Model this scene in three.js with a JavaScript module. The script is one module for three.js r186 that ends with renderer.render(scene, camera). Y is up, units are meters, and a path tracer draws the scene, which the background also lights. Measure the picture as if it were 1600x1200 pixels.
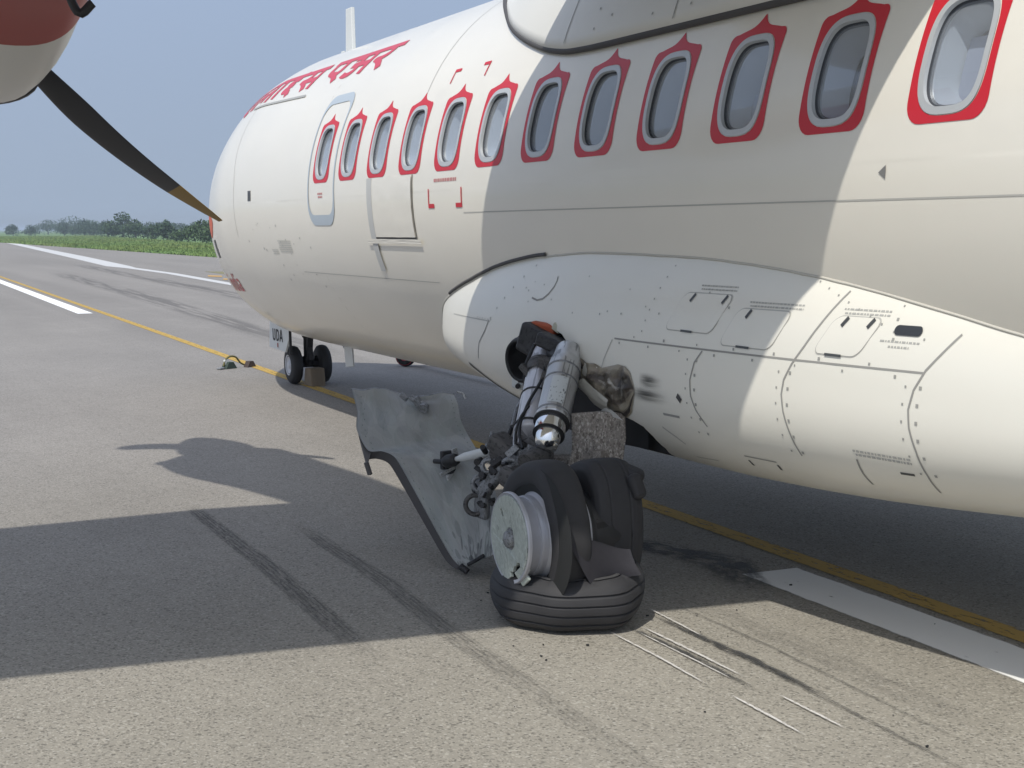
import * as THREE from 'three';
import { mergeGeometries, toCreasedNormals } from 'three/addons/utils/BufferGeometryUtils.js';
import { RoundedBoxGeometry } from 'three/addons/geometries/RoundedBoxGeometry.js';
import { Brush, Evaluator, SUBTRACTION } from 'three-bvh-csg';

// ---------------------------------------------------------------- camera, sky, sun, exposure
const scene = new THREE.Scene();
const W = 1600, H = 1200, FOCAL = 2256.17;
const camera = new THREE.PerspectiveCamera(2 * Math.atan(600 / FOCAL) * 180 / Math.PI, W / H, 0.05, 9000);
{
  const yaw = 0.428358, pit = 0.237683, roll = -0.005651;
  const fw = new THREE.Vector3(-Math.cos(yaw) * Math.cos(pit), -Math.sin(pit), -Math.sin(yaw) * Math.cos(pit));
  const r = new THREE.Vector3().crossVectors(fw, new THREE.Vector3(0, 1, 0)).normalize();
  const u = new THREE.Vector3().crossVectors(r, fw);
  camera.position.set(5.7882, 1.7791, 4.9558);
  camera.up.copy(u).multiplyScalar(Math.cos(roll)).addScaledVector(r, -Math.sin(roll));
  camera.lookAt(camera.position.clone().add(fw));
  camera.setViewOffset(W, H, 2.4, -301.3, W, H);      // the lens is shifted: the photograph is the upper part of a taller frame
  camera.updateProjectionMatrix();
}
const SUN = new THREE.Vector3(0.50, 1, 0.56).normalize();
{
  const w = 512, h = 256, data = new Float32Array(w * h * 4);
  const mixc = (a, b, t) => a.map((v, i) => v + (b[i] - v) * t);
  const horizon = [0.265, 0.345, 0.465], mid = [0.27, 0.37, 0.55], zen = [0.20, 0.30, 0.54], below = [0.20, 0.20, 0.19];
  for (let j = 0; j < h; j++) for (let i = 0; i < w; i++) {
    const el = ((j + 0.5) / h - 0.5) * Math.PI, az = ((i + 0.5) / w - 0.5) * 2 * Math.PI;
    const d = [Math.cos(el) * Math.cos(az), Math.sin(el), Math.cos(el) * Math.sin(az)];
    const e = el * 180 / Math.PI;
    let c = e < 0 ? mixc(horizon, below, Math.min(1, -e / 3)) : e < 9 ? mixc(horizon, mid, e / 9) : mixc(mid, zen, Math.min(1, (e - 9) / 70));
    if (e > -1) {
      const cs = d[0] * SUN.x + d[1] * SUN.y + d[2] * SUN.z, a = Math.acos(Math.min(1, Math.max(-1, cs)));
      const g = 0.6 * Math.exp(-a / 0.25) + 0.72 * Math.exp(-a / 0.95);      // haze brightens round the sun
      c = [c[0] + g * 1.0, c[1] + g * 0.97, c[2] + g * 0.9];
    }
    const k = (j * w + i) * 4; data[k] = c[0]; data[k + 1] = c[1]; data[k + 2] = c[2]; data[k + 3] = 1;
  }
  const sky = new THREE.DataTexture(data, w, h, THREE.RGBAFormat, THREE.FloatType);
  sky.mapping = THREE.EquirectangularReflectionMapping; sky.magFilter = sky.minFilter = THREE.LinearFilter; sky.wrapS = THREE.RepeatWrapping; sky.needsUpdate = true;
  scene.background = sky; scene.environment = sky;
}
const sun = new THREE.DirectionalLight(new THREE.Color(1, 0.955, 0.86), 3.55);
sun.position.copy(SUN).multiplyScalar(40); sun.castShadow = true; sun.shadow.mapSize.set(4096, 4096); sun.shadow.radius = 1.4;
Object.assign(sun.shadow.camera, { left: -22, right: 22, top: 22, bottom: -22, near: 1, far: 90 });
scene.add(sun, sun.target);
scene.fog = new THREE.FogExp2(new THREE.Color(0.62, 0.72, 0.86), 0.00055);
const renderer = new THREE.WebGLRenderer({ antialias: true });
renderer.toneMapping = THREE.LinearToneMapping; renderer.toneMappingExposure = 1;
renderer.shadowMap.enabled = true;

// ---------------------------------------------------------------- helpers
function rng(seed) { let s = seed >>> 0; return () => { s = (s + 0x6d2b79f5) | 0; let t = Math.imul(s ^ (s >>> 15), 1 | s); t = (t + Math.imul(t ^ (t >>> 7), 61 | t)) ^ t; return ((t ^ (t >>> 14)) >>> 0) / 4294967296; }; }
const V = (x, y, z) => new THREE.Vector3(x, y, z);
const lerp = (a, b, t) => a + (b - a) * t, clamp = (x, a, b) => Math.min(b, Math.max(a, x)), smooth = (a, b, x) => { const t = clamp((x - a) / (b - a), 0, 1); return t * t * (3 - 2 * t); };
const range = (a, b, n) => Array.from({ length: n + 1 }, (_, i) => a + (b - a) * i / n);
function hash2(x, y, p, seed) { x = ((x % p) + p) % p; y = ((y % p) + p) % p; let h = Math.imul(x + 1, 374761393) ^ Math.imul(y + 1, 668265263) ^ Math.imul(seed + 7, 2147483647 ^ 0x5bd1e995); h = Math.imul(h ^ (h >>> 13), 1274126177); return ((h ^ (h >>> 16)) >>> 0) / 4294967296; }
function vnoise(x, y, p, seed) {      // tiling value noise, period p
  const xi = Math.floor(x), yi = Math.floor(y), fx = x - xi, fy = y - yi, ux = fx * fx * (3 - 2 * fx), uy = fy * fy * (3 - 2 * fy);
  return lerp(lerp(hash2(xi, yi, p, seed), hash2(xi + 1, yi, p, seed), ux), lerp(hash2(xi, yi + 1, p, seed), hash2(xi + 1, yi + 1, p, seed), ux), uy);
}
const fbm = (x, y, o = 4, seed = 1, p = 4096) => { let s = 0, a = 0.5, n = 0; for (let i = 0; i < o; i++) { s += a * vnoise(x, y, p, seed + i); n += a; x *= 2; y *= 2; p *= 2; a *= 0.5; } return s / n; };
function tab(rows, x, k = 1) { if (x <= rows[0][0]) return rows[0][k]; for (let i = 1; i < rows.length; i++) if (x <= rows[i][0]) { const a = rows[i - 1], b = rows[i], t = (x - a[0]) / (b[0] - a[0]); return lerp(a[k], b[k], t); } return rows[rows.length - 1][k]; }
function tabs(rows, x, k = 1) {      // smooth (monotone cubic) version of tab
  const n = rows.length; if (x <= rows[0][0]) return rows[0][k]; if (x >= rows[n - 1][0]) return rows[n - 1][k];
  let i = 1; while (rows[i][0] < x) i++;
  const d = (j) => (rows[j + 1][k] - rows[j][k]) / (rows[j + 1][0] - rows[j][0]);
  const m = (j) => { if (j === 0) return d(0); if (j === n - 1) return d(n - 2); const a = d(j - 1), b = d(j); return a * b <= 0 ? 0 : 2 * a * b / (a + b); };
  const a = rows[i - 1], b = rows[i], hh = b[0] - a[0], t = (x - a[0]) / hh, t2 = t * t, t3 = t2 * t;
  return (2 * t3 - 3 * t2 + 1) * a[k] + (t3 - 2 * t2 + t) * hh * m(i - 1) + (-2 * t3 + 3 * t2) * b[k] + (t3 - t2) * hh * m(i);
}
const names = new Map();
function numbered(name) { const n = names.get(name) || 0; names.set(name, n + 1); return n ? name + '_' + String(n).padStart(3, '0') : name; }
function mesh(name, geo, mat, parent = scene) {
  if (Array.isArray(geo)) geo = merge(geo);
  const m = new THREE.Mesh(geo, mat); m.name = parent === scene ? numbered(name) : name; m.castShadow = m.receiveShadow = true; parent.add(m); return m;
}
function merge(list) {
  return mergeGeometries(list.map((g) => { g = g.index ? g.toNonIndexed() : g; for (const k of Object.keys(g.attributes)) if (!['position', 'normal', 'uv'].includes(k)) g.deleteAttribute(k); if (!g.attributes.uv) g.setAttribute('uv', new THREE.BufferAttribute(new Float32Array(g.attributes.position.count * 2), 2)); g.clearGroups(); return g; }));
}
function tag(o, label, category, group, kind) { if (label) o.userData.label = label; if (category) o.userData.category = category; if (group) o.userData.group = group; if (kind) o.userData.kind = kind; return o; }
function thing(name, label, category, p = [0, 0, 0], turn = 0, group) { const o = new THREE.Group(); o.name = numbered(name); o.position.set(...p); o.rotation.y = turn; scene.add(o); return tag(o, label, category, group); }
function struct(name, geo, mat, label) { const m = mesh(name, geo, mat); return tag(m, label, null, null, 'structure'); }

// a sheet of quads over fn(u, v) -> Vector3, with normals from fn's own slope
function grid(fn, U, VV, uvf) {
  const nu = U.length, nv = VV.length, P = [], N = [], T = [], I = [], eps = 1e-3;
  const du = (U[nu - 1] - U[0]) * eps, dv = (VV[nv - 1] - VV[0]) * eps;
  for (let i = 0; i < nu; i++) for (let j = 0; j < nv; j++) {
    const u = U[i], v = VV[j], p = fn(u, v);
    const a = fn(u + du, v).sub(fn(u - du, v)), b = fn(u, v + dv).sub(fn(u, v - dv)), n = a.cross(b);
    if (n.lengthSq() < 1e-22) n.set(0, 0, 0); else n.normalize();
    P.push(p.x, p.y, p.z); N.push(n.x, n.y, n.z); const t = uvf ? uvf(u, v, p) : [u, v]; T.push(t[0], t[1]);
  }
  for (let i = 0; i < nu - 1; i++) for (let j = 0; j < nv - 1; j++) { const a = i * nv + j, b = a + nv, c = b + 1, d = a + 1; I.push(a, b, c, a, c, d); }
  const g = new THREE.BufferGeometry();
  g.setAttribute('position', new THREE.Float32BufferAttribute(P, 3)); g.setAttribute('normal', new THREE.Float32BufferAttribute(N, 3)); g.setAttribute('uv', new THREE.Float32BufferAttribute(T, 2)); g.setIndex(I);
  let bad = false; for (let i = 0; i < N.length; i += 3) if (N[i] === 0 && N[i + 1] === 0 && N[i + 2] === 0) bad = true;
  if (bad) { const o = g.clone(); o.computeVertexNormals(); const on = o.attributes.normal, gn = g.attributes.normal; for (let i = 0; i < gn.count; i++) if (gn.getX(i) === 0 && gn.getY(i) === 0 && gn.getZ(i) === 0) gn.setXYZ(i, on.getX(i), on.getY(i), on.getZ(i)); }
  return g;
}
function flip(g) { const n = g.attributes.normal; for (let i = 0; i < n.count; i++) n.setXYZ(i, -n.getX(i), -n.getY(i), -n.getZ(i)); const ix = g.index.array; for (let i = 0; i < ix.length; i += 3) { const t = ix[i]; ix[i] = ix[i + 1]; ix[i + 1] = t; } return g; }
// a flat ring between two closed outlines given as (x, s) pairs, laid on surface at(x, s, off)
function ringOn(at, outer, inner, off, steps = 3) {
  const n = outer.length, P = [], T = [], I = [];
  for (let k = 0; k <= steps; k++) for (let i = 0; i <= n; i++) { const a = outer[i % n], b = inner[i % n], t = k / steps, x = lerp(a[0], b[0], t), s = lerp(a[1], b[1], t), p = at(x, s, off); P.push(p.x, p.y, p.z); T.push(x, s); }
  for (let k = 0; k < steps; k++) for (let i = 0; i < n; i++) { const a = k * (n + 1) + i, b = a + n + 1; I.push(a, a + 1, b + 1, a, b + 1, b); }
  const g = new THREE.BufferGeometry(); g.setAttribute('position', new THREE.Float32BufferAttribute(P, 3)); g.setAttribute('uv', new THREE.Float32BufferAttribute(T, 2)); g.setIndex(I);
  const N = []; for (let i = 0; i < P.length; i += 3) { const n0 = normalOn(at, T[i / 3 * 2], T[i / 3 * 2 + 1]); N.push(n0.x, n0.y, n0.z); }
  g.setAttribute('normal', new THREE.Float32BufferAttribute(N, 3)); return g;
}
function normalOn(at, x, s) { const e = 2e-3, a = at(x + e, s, 0).sub(at(x - e, s, 0)), b = at(x, s + e, 0).sub(at(x, s - e, 0)); const n = a.cross(b).normalize(); if (n.z < 0 && Math.abs(n.z) > 0.15) n.negate(); return n; }
// a narrow line drawn on a surface
function lineOn(at, pts, width, off = 0.0025, sub = 6) {
  const q = []; for (let i = 0; i < pts.length - 1; i++) for (let k = 0; k < sub; k++) q.push([lerp(pts[i][0], pts[i + 1][0], k / sub), lerp(pts[i][1], pts[i + 1][1], k / sub)]); q.push(pts[pts.length - 1]);
  const P = [], N = [], T = [], I = [];
  q.forEach((c, i) => {
    const a = q[Math.max(0, i - 1)], b = q[Math.min(q.length - 1, i + 1)], p = at(c[0], c[1], off), t = at(b[0], b[1], off).sub(at(a[0], a[1], off)).normalize(), n = normalOn(at, c[0], c[1]), s = t.clone().cross(n).normalize().multiplyScalar(width / 2);
    for (const k of [-1, 1]) { P.push(p.x + s.x * k, p.y + s.y * k, p.z + s.z * k); N.push(n.x, n.y, n.z); T.push(i / q.length, (k + 1) / 2); }
    if (i) { const m = i * 2; I.push(m - 2, m - 1, m + 1, m - 2, m + 1, m); }
  });
  const g = new THREE.BufferGeometry(); g.setAttribute('position', new THREE.Float32BufferAttribute(P, 3)); g.setAttribute('normal', new THREE.Float32BufferAttribute(N, 3)); g.setAttribute('uv', new THREE.Float32BufferAttribute(T, 2)); g.setIndex(I); return g;
}
function patchOn(at, x0, x1, s0, s1, off, nx = 12, ns = 8) { return grid((x, s) => at(x, s, off), range(x0, x1, nx), range(s0, s1, ns), (x, s) => [(x - x0) / (x1 - x0), (s - s0) / (s1 - s0)]); }
const dense = (pts, d = 0.05) => { const o = []; pts.forEach((p, i) => { const q = pts[(i + 1) % pts.length], n = Math.max(1, Math.ceil(Math.hypot(q[0] - p[0], q[1] - p[1]) / d)); for (let k = 0; k < n; k++) o.push([lerp(p[0], q[0], k / n), lerp(p[1], q[1], k / n)]); }); return o; };
const rrect = (cx, cy, hx, hy, r, n = 10) => { const o = []; for (const [sx, sy, a0] of [[1, 1, 0], [-1, 1, 90], [-1, -1, 180], [1, -1, 270]]) for (let i = 0; i <= n; i++) { const a = (a0 + 90 * i / n) * Math.PI / 180; o.push([cx + sx * (hx - r) + r * Math.cos(a), cy + sy * (hy - r) + r * Math.sin(a)]); } return o; };
function cyl(a, b, r1, r2 = r1, seg = 28, open = false) { const d = b.clone().sub(a), L = d.length(), g = new THREE.CylinderGeometry(r2, r1, L, seg, 1, open); g.translate(0, L / 2, 0); g.applyQuaternion(new THREE.Quaternion().setFromUnitVectors(V(0, 1, 0), d.normalize())); g.translate(a.x, a.y, a.z); return g; }
function lathe(a, b, prof, seg = 36) {      // profile [radius, fraction along a-b]
  const d = b.clone().sub(a), L = d.length(), g = new THREE.LatheGeometry(prof.map(([r, f]) => new THREE.Vector2(r, f * L)), seg); g.applyQuaternion(new THREE.Quaternion().setFromUnitVectors(V(0, 1, 0), d.normalize())); g.translate(a.x, a.y, a.z); return g;
}
const tube = (pts, r, n = 40, seg = 8) => new THREE.TubeGeometry(new THREE.CatmullRomCurve3(pts), n, r, seg);
function box(c, size, rot = [0, 0, 0], r = 0.006) { const g = new RoundedBoxGeometry(size[0], size[1], size[2], 2, Math.min(r, Math.min(...size) * 0.45)); g.applyMatrix4(new THREE.Matrix4().makeRotationFromEuler(new THREE.Euler(...rot))); g.translate(...c); return g; }
function flatPoly(pts, y) { const g = new THREE.ShapeGeometry(new THREE.Shape(pts.map(([x, z]) => new THREE.Vector2(x, -z)))); g.rotateX(-Math.PI / 2); g.translate(0, y, 0); return g; }
// strip on the ground along a polyline [x, z, half-width]
function strip(pts, y, uvScale = 1) {
  const P = [], T = [], N = [], I = []; let L = 0;
  pts.forEach((p, i) => {
    const a = pts[Math.max(0, i - 1)], b = pts[Math.min(pts.length - 1, i + 1)]; let tx = b[0] - a[0], tz = b[1] - a[1]; const l = Math.hypot(tx, tz); tx /= l; tz /= l;
    if (i) L += Math.hypot(p[0] - pts[i - 1][0], p[1] - pts[i - 1][1]);
    for (const k of [-1, 1]) { P.push(p[0] - tz * p[2] * k, y, p[1] + tx * p[2] * k); N.push(0, 1, 0); T.push(L * uvScale, (k + 1) / 2); }
    if (i) { const m = i * 2; I.push(m - 2, m - 1, m + 1, m - 2, m + 1, m); }
  });
  const g = new THREE.BufferGeometry(); g.setAttribute('position', new THREE.Float32BufferAttribute(P, 3)); g.setAttribute('normal', new THREE.Float32BufferAttribute(N, 3)); g.setAttribute('uv', new THREE.Float32BufferAttribute(T, 2)); g.setIndex(I);
  return g;
}
// textures
function dataTex(w, h, f, srgb = false) {
  const d = new Uint8Array(w * h * 4);
  for (let y = 0; y < h; y++) for (let x = 0; x < w; x++) { const c = f(x / w, y / h, x, y), k = (y * w + x) * 4; for (let i = 0; i < 3; i++) d[k + i] = clamp(Math.round((Array.isArray(c) ? c[i] : c) * 255), 0, 255); d[k + 3] = Array.isArray(c) && c.length > 3 ? clamp(Math.round(c[3] * 255), 0, 255) : 255; }
  const t = new THREE.DataTexture(d, w, h, THREE.RGBAFormat); t.wrapS = t.wrapT = THREE.RepeatWrapping; t.magFilter = THREE.LinearFilter; t.minFilter = THREE.LinearMipmapLinearFilter; t.generateMipmaps = true; if (srgb) t.colorSpace = THREE.SRGBColorSpace; t.needsUpdate = true; return t;
}
function canvasTex(w, h, draw, srgb = true) { const c = document.createElement('canvas'); c.width = w; c.height = h; draw(c.getContext('2d'), w, h); const t = new THREE.CanvasTexture(c); if (srgb) t.colorSpace = THREE.SRGBColorSpace; t.anisotropy = 8; t.wrapS = t.wrapT = THREE.RepeatWrapping; return t; }
const rgb = (r, g, b) => new THREE.Color().setRGB(r, g, b);
const std = (c, rough = 0.6, metal = 0, more = {}) => new THREE.MeshStandardMaterial({ color: c, roughness: rough, metalness: metal, side: THREE.DoubleSide, ...more });

// ---------------------------------------------------------------- materials
const M = {};
{
  const skinRough = dataTex(512, 512, (u, v) => 0.62 + 0.3 * fbm(u * 8, v * 8, 4, 31, 8));
  const skinMap = dataTex(512, 512, (u, v) => { const n = fbm(u * 4, v * 4, 5, 5, 4), s = fbm(u * 3, v * 24, 3, 9, 24) ; const k = 0.93 + 0.07 * n + 0.03 * (s - 0.5); return [k, k * 0.998, k * 0.99]; });
  const skinBump = dataTex(256, 256, (u, v) => 0.5 + 0.5 * (fbm(u * 6, v * 5, 2, 131, 6) - 0.5));
  M.skin = new THREE.MeshPhysicalMaterial({ color: rgb(0.80, 0.77, 0.70), roughness: 0.5, roughnessMap: skinRough, map: skinMap, bumpMap: skinBump, bumpScale: 0.004, clearcoat: 0.55, clearcoatRoughness: 0.12, side: THREE.DoubleSide });
  M.podSkin = new THREE.MeshPhysicalMaterial({ color: rgb(0.80, 0.785, 0.725), roughness: 0.5, roughnessMap: skinRough, map: skinMap, clearcoat: 0.35, clearcoatRoughness: 0.2, side: THREE.DoubleSide });
  M.fairing = new THREE.MeshPhysicalMaterial({ color: rgb(0.68, 0.672, 0.635), roughness: 0.55, map: skinMap, clearcoat: 0.3, clearcoatRoughness: 0.25, side: THREE.DoubleSide });
  M.red = new THREE.MeshPhysicalMaterial({ color: rgb(0.55, 0.014, 0.03), roughness: 0.5, clearcoat: 0.15, clearcoatRoughness: 0.12, side: THREE.DoubleSide });
  M.redFaint = std(rgb(0.52, 0.24, 0.24), 0.6); M.ring = std(rgb(0.52, 0.54, 0.56), 0.4, 0.25); M.reveal = std(rgb(0.50, 0.51, 0.51), 0.6); M.gasket = std(rgb(0.03, 0.035, 0.045), 0.7);
  M.blind = std(rgb(0.36, 0.37, 0.42), 0.7); M.cabin = std(rgb(0.11, 0.115, 0.13), 0.8); M.seat = std(rgb(0.09, 0.07, 0.075), 0.8);
  M.pane = new THREE.MeshPhysicalMaterial({ color: rgb(0.80, 0.86, 0.95), roughness: 0.04, metalness: 0, transmission: 0.86, thickness: 0, ior: 1.9, side: THREE.DoubleSide });
  M.exitGrey = std(rgb(0.40, 0.46, 0.52), 0.5); M.seam = std(rgb(0.30, 0.297, 0.285), 0.8); M.seamDark = std(rgb(0.12, 0.12, 0.118), 0.8); M.seamSoft = std(rgb(0.47, 0.465, 0.44), 0.8); M.screw = std(rgb(0.33, 0.33, 0.315), 0.6); M.seal = std(rgb(0.07, 0.068, 0.07), 0.75); M.label = std(rgb(0.40, 0.40, 0.385), 0.8);
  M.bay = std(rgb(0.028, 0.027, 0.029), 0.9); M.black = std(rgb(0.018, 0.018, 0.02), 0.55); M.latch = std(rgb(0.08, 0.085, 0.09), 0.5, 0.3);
  const wear = dataTex(512, 512, (u, v) => { const n = fbm(u * 10, v * 10, 5, 41, 10), m = fbm(u * 30, v * 6, 4, 77, 30); const k = 0.55 + 0.6 * n; const d = m > 0.62 ? 0.55 : 1; return [k * d, k * d, k * d * 0.99]; });
  M.steel = std(rgb(0.66, 0.67, 0.69), 0.4, 0.6, { map: wear }); M.legGrey = std(rgb(0.68, 0.68, 0.73), 0.36, 0.25, { map: wear }); M.castGrey = std(rgb(0.30, 0.31, 0.33), 0.5, 0.35, { map: wear });
  M.chrome = std(rgb(0.86, 0.88, 0.9), 0.12, 1); M.darkMetal = std(rgb(0.055, 0.055, 0.06), 0.5, 0.5, { map: wear }); M.grimy = std(rgb(0.12, 0.115, 0.115), 0.65, 0.3, { map: wear });
  M.whitePaint = std(rgb(0.62, 0.64, 0.64), 0.45); M.orange = std(rgb(0.42, 0.09, 0.035), 0.7);
  const doorMap = dataTex(512, 512, (u, v) => { const n = fbm(u * 5, v * 5, 5, 15, 5), s = fbm(u * 40 + v * 6, v * 7, 3, 19, 40), lo = smooth(0.35, 0.0, v); const k = 0.78 + 0.34 * n; const sc = 1 + 0.10 * smooth(0.6, 0.75, s); const st = 1 - 0.28 * lo * fbm(u * 9, v * 9, 3, 4, 9); return [k * sc * st * 0.98, k * sc * st, k * sc * st * 1.01]; });
  const doorTex = canvasTex(1024, 1024, (c, w, h) => {
    const r = rng(71); c.fillStyle = '#9b9c98'; c.fillRect(0, 0, w, h);
    for (let i = 0; i < 260; i++) { c.globalAlpha = 0.03 + 0.07 * r(); c.fillStyle = r() < 0.5 ? '#b8bfbc' : '#565c5c'; c.beginPath(); c.ellipse(r() * w, r() * h, 20 + 130 * r(), 15 + 90 * r(), r() * 3, 0, 7); c.fill(); }
    for (let i = 0; i < 150; i++) { c.globalAlpha = 0.1 + 0.3 * r(); c.strokeStyle = r() < 0.55 ? '#c8cecb' : '#3d4142'; c.lineWidth = 0.8 + 2.4 * r() * r(); const x = r() * w, y = r() * h, a = 1.2 + 1.0 * (r() - 0.5), l = 20 + 140 * r() * r(); c.beginPath(); c.moveTo(x, y); c.lineTo(x + l * Math.cos(a), y + l * Math.sin(a)); c.stroke(); }
    for (let i = 0; i < 60; i++) { c.globalAlpha = 0.1 + 0.3 * r(); c.fillStyle = '#2b2c2e'; c.beginPath(); c.ellipse(r() * w, h * (0.02 + 0.16 * r() * r()), 6 + 50 * r(), 4 + 26 * r(), 1.2 * r(), 0, 7); c.fill(); }
    c.globalAlpha = 0.6; c.fillStyle = '#4a4f50'; for (let i = 0; i < 30; i++) { c.beginPath(); c.arc(60 + (i % 2) * 18, 30 + i * 33, 4, 0, 7); c.fill(); c.beginPath(); c.arc(w - 50, 30 + i * 33, 4, 0, 7); c.fill(); } c.globalAlpha = 1;
  });
  M.doorInner = std(rgb(0.86, 0.86, 0.86), 0.5, 0.1, { map: doorTex }); void doorMap;
  M.rimPaint = std(0xffffff, 0.5, 0, { map: canvasTex(512, 512, (c, w, h) => {
    const r = rng(5); c.fillStyle = '#a9b1ac'; c.fillRect(0, 0, w, h);
    for (let i = 0; i < 420; i++) { c.globalAlpha = 0.05 + 0.12 * r(); c.fillStyle = r() < 0.5 ? '#e2eae5' : '#6c746f'; const x = r() * w, y = r() * h; c.beginPath(); c.ellipse(x, y, 2 + 22 * r(), 2 + 10 * r(), r() * 3, 0, 7); c.fill(); }
    for (let i = 0; i < 230; i++) { c.globalAlpha = 0.3 + 0.6 * r(); c.strokeStyle = r() < 0.6 ? '#4c5350' : '#2e3231'; c.lineWidth = 1 + 5 * r() * r() * r(); const x = r() * w, y = r() * h, l = 10 + 60 * r(), a = 1.2 + 0.9 * (r() - 0.5); c.beginPath(); c.moveTo(x, y); c.quadraticCurveTo(x + l * 0.5 * Math.cos(a) + 6 * r(), y + l * 0.5 * Math.sin(a), x + l * Math.cos(a), y + l * Math.sin(a)); c.stroke(); }
    c.globalAlpha = 1;
  }) });
  M.barrel = std(rgb(0.42, 0.43, 0.475), 0.45, 0.35); M.dent = std(rgb(0.17, 0.165, 0.16), 0.32, 0.55); M.scuffed = std(rgb(0.44, 0.425, 0.375), 0.55, 0.1);
  const rub = dataTex(512, 512, (u, v) => { const n = fbm(u * 12, v * 12, 5, 91, 12), s = fbm(u * 4, v * 60, 3, 93, 60); return 0.82 + 0.3 * n + 0.06 * (s - 0.5); });
  M.rubber = std(rgb(0.03, 0.03, 0.034), 0.72, 0, { map: rub, bumpMap: rub, bumpScale: 0.0008 }); M.rubberIn = std(rgb(0.030, 0.029, 0.037), 0.85, 0, { map: rub }); M.rubberDeep = std(rgb(0.014, 0.015, 0.016), 0.8); M.frayed = std(rgb(0.05, 0.05, 0.053), 0.95, 0, { map: rub });
  M.peel = std(0xffffff, 0.7, 0.05, { map: canvasTex(256, 256, (c, w, h) => {
    const r = rng(17); c.fillStyle = '#8b857f'; c.fillRect(0, 0, w, h);
    for (let i = 0; i < 1500; i++) { c.globalAlpha = 0.2 + 0.5 * r(); c.fillStyle = ['#b0aaa2', '#746c65', '#4d4641', '#968e87', '#cfcac3', '#332e2b'][Math.floor(r() * 5)]; const x = r() * w, y = r() * h; c.beginPath(); const n = 6, R = 1.5 + 8 * r() * r(); for (let k = 0; k < n; k++) { const a = k / n * 6.28, q = R * (0.5 + r()); c.lineTo(x + q * Math.cos(a), y + 1.6 * q * Math.sin(a)); } c.fill(); }
    c.globalAlpha = 1;
  }) });
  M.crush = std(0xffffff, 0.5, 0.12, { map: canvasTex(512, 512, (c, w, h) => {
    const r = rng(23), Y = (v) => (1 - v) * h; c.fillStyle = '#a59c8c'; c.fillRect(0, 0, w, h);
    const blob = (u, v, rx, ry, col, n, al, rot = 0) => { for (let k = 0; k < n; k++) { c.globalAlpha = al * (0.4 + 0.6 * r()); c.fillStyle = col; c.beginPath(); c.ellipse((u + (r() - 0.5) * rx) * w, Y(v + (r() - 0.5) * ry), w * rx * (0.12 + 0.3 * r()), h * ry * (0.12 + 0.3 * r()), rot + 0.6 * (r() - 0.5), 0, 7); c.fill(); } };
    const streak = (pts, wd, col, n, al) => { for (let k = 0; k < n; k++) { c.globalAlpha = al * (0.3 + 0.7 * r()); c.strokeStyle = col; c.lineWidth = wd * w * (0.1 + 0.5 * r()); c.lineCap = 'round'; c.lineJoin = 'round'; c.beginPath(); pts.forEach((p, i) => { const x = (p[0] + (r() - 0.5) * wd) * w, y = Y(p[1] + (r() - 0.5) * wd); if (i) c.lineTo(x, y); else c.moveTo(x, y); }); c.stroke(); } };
    blob(0.5, 0.5, 0.9, 0.9, '#8c8375', 40, 0.16); streak([[0.08, 1.0], [0.16, 0.72], [0.3, 0.62], [0.46, 0.74], [0.62, 0.78]], 0.14, '#3b332e', 26, 0.28); streak([[0.1, 0.95], [0.18, 0.66], [0.32, 0.56]], 0.06, '#1d1918', 14, 0.4);  // shaded folds drawn into the colour, along with scorch and dirt
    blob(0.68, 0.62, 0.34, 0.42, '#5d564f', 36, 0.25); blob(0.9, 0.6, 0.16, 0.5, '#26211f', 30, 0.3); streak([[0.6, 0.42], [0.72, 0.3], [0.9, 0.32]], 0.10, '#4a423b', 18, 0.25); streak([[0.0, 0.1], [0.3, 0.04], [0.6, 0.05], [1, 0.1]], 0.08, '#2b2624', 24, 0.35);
    streak([[0.66, 0.75], [0.72, 0.6], [0.8, 0.55]], 0.05, '#c9c6c0', 10, 0.4); streak([[0.5, 0.7], [0.6, 0.62]], 0.04, '#d5d2cc', 8, 0.35); streak([[0.84, 0.8], [0.88, 0.6], [0.86, 0.4]], 0.03, '#b9b7b2', 6, 0.4);  // bare scratches, plus a highlight crescent painted along the dark lobe
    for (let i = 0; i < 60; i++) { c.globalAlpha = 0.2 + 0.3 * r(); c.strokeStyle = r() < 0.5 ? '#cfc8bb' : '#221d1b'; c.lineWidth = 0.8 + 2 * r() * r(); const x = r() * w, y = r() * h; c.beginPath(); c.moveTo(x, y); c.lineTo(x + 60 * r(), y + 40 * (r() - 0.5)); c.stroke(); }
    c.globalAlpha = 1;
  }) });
  M.labelWorn = std(0xffffff, 0.6, 0, { map: canvasTex(256, 256, (c, w, h) => { const r = rng(29); c.fillStyle = '#c9ced0'; c.fillRect(0, 0, w, h); for (let i = 0; i < 90; i++) { c.globalAlpha = 0.3 + 0.5 * r(); c.fillStyle = r() < 0.7 ? '#868b8f' : '#3a3d40'; c.beginPath(); c.ellipse(r() * w, r() * h, 2 + 10 * r() * r(), 2 + 7 * r() * r(), r() * 3, 0, 7); c.fill(); } c.globalAlpha = 1; }) });
  M.wood = std(rgb(0.20, 0.16, 0.115), 0.85, 0, { map: dataTex(128, 128, (u, v) => 0.75 + 0.4 * fbm(u * 3, v * 24, 4, 51, 24)) });
}

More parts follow.
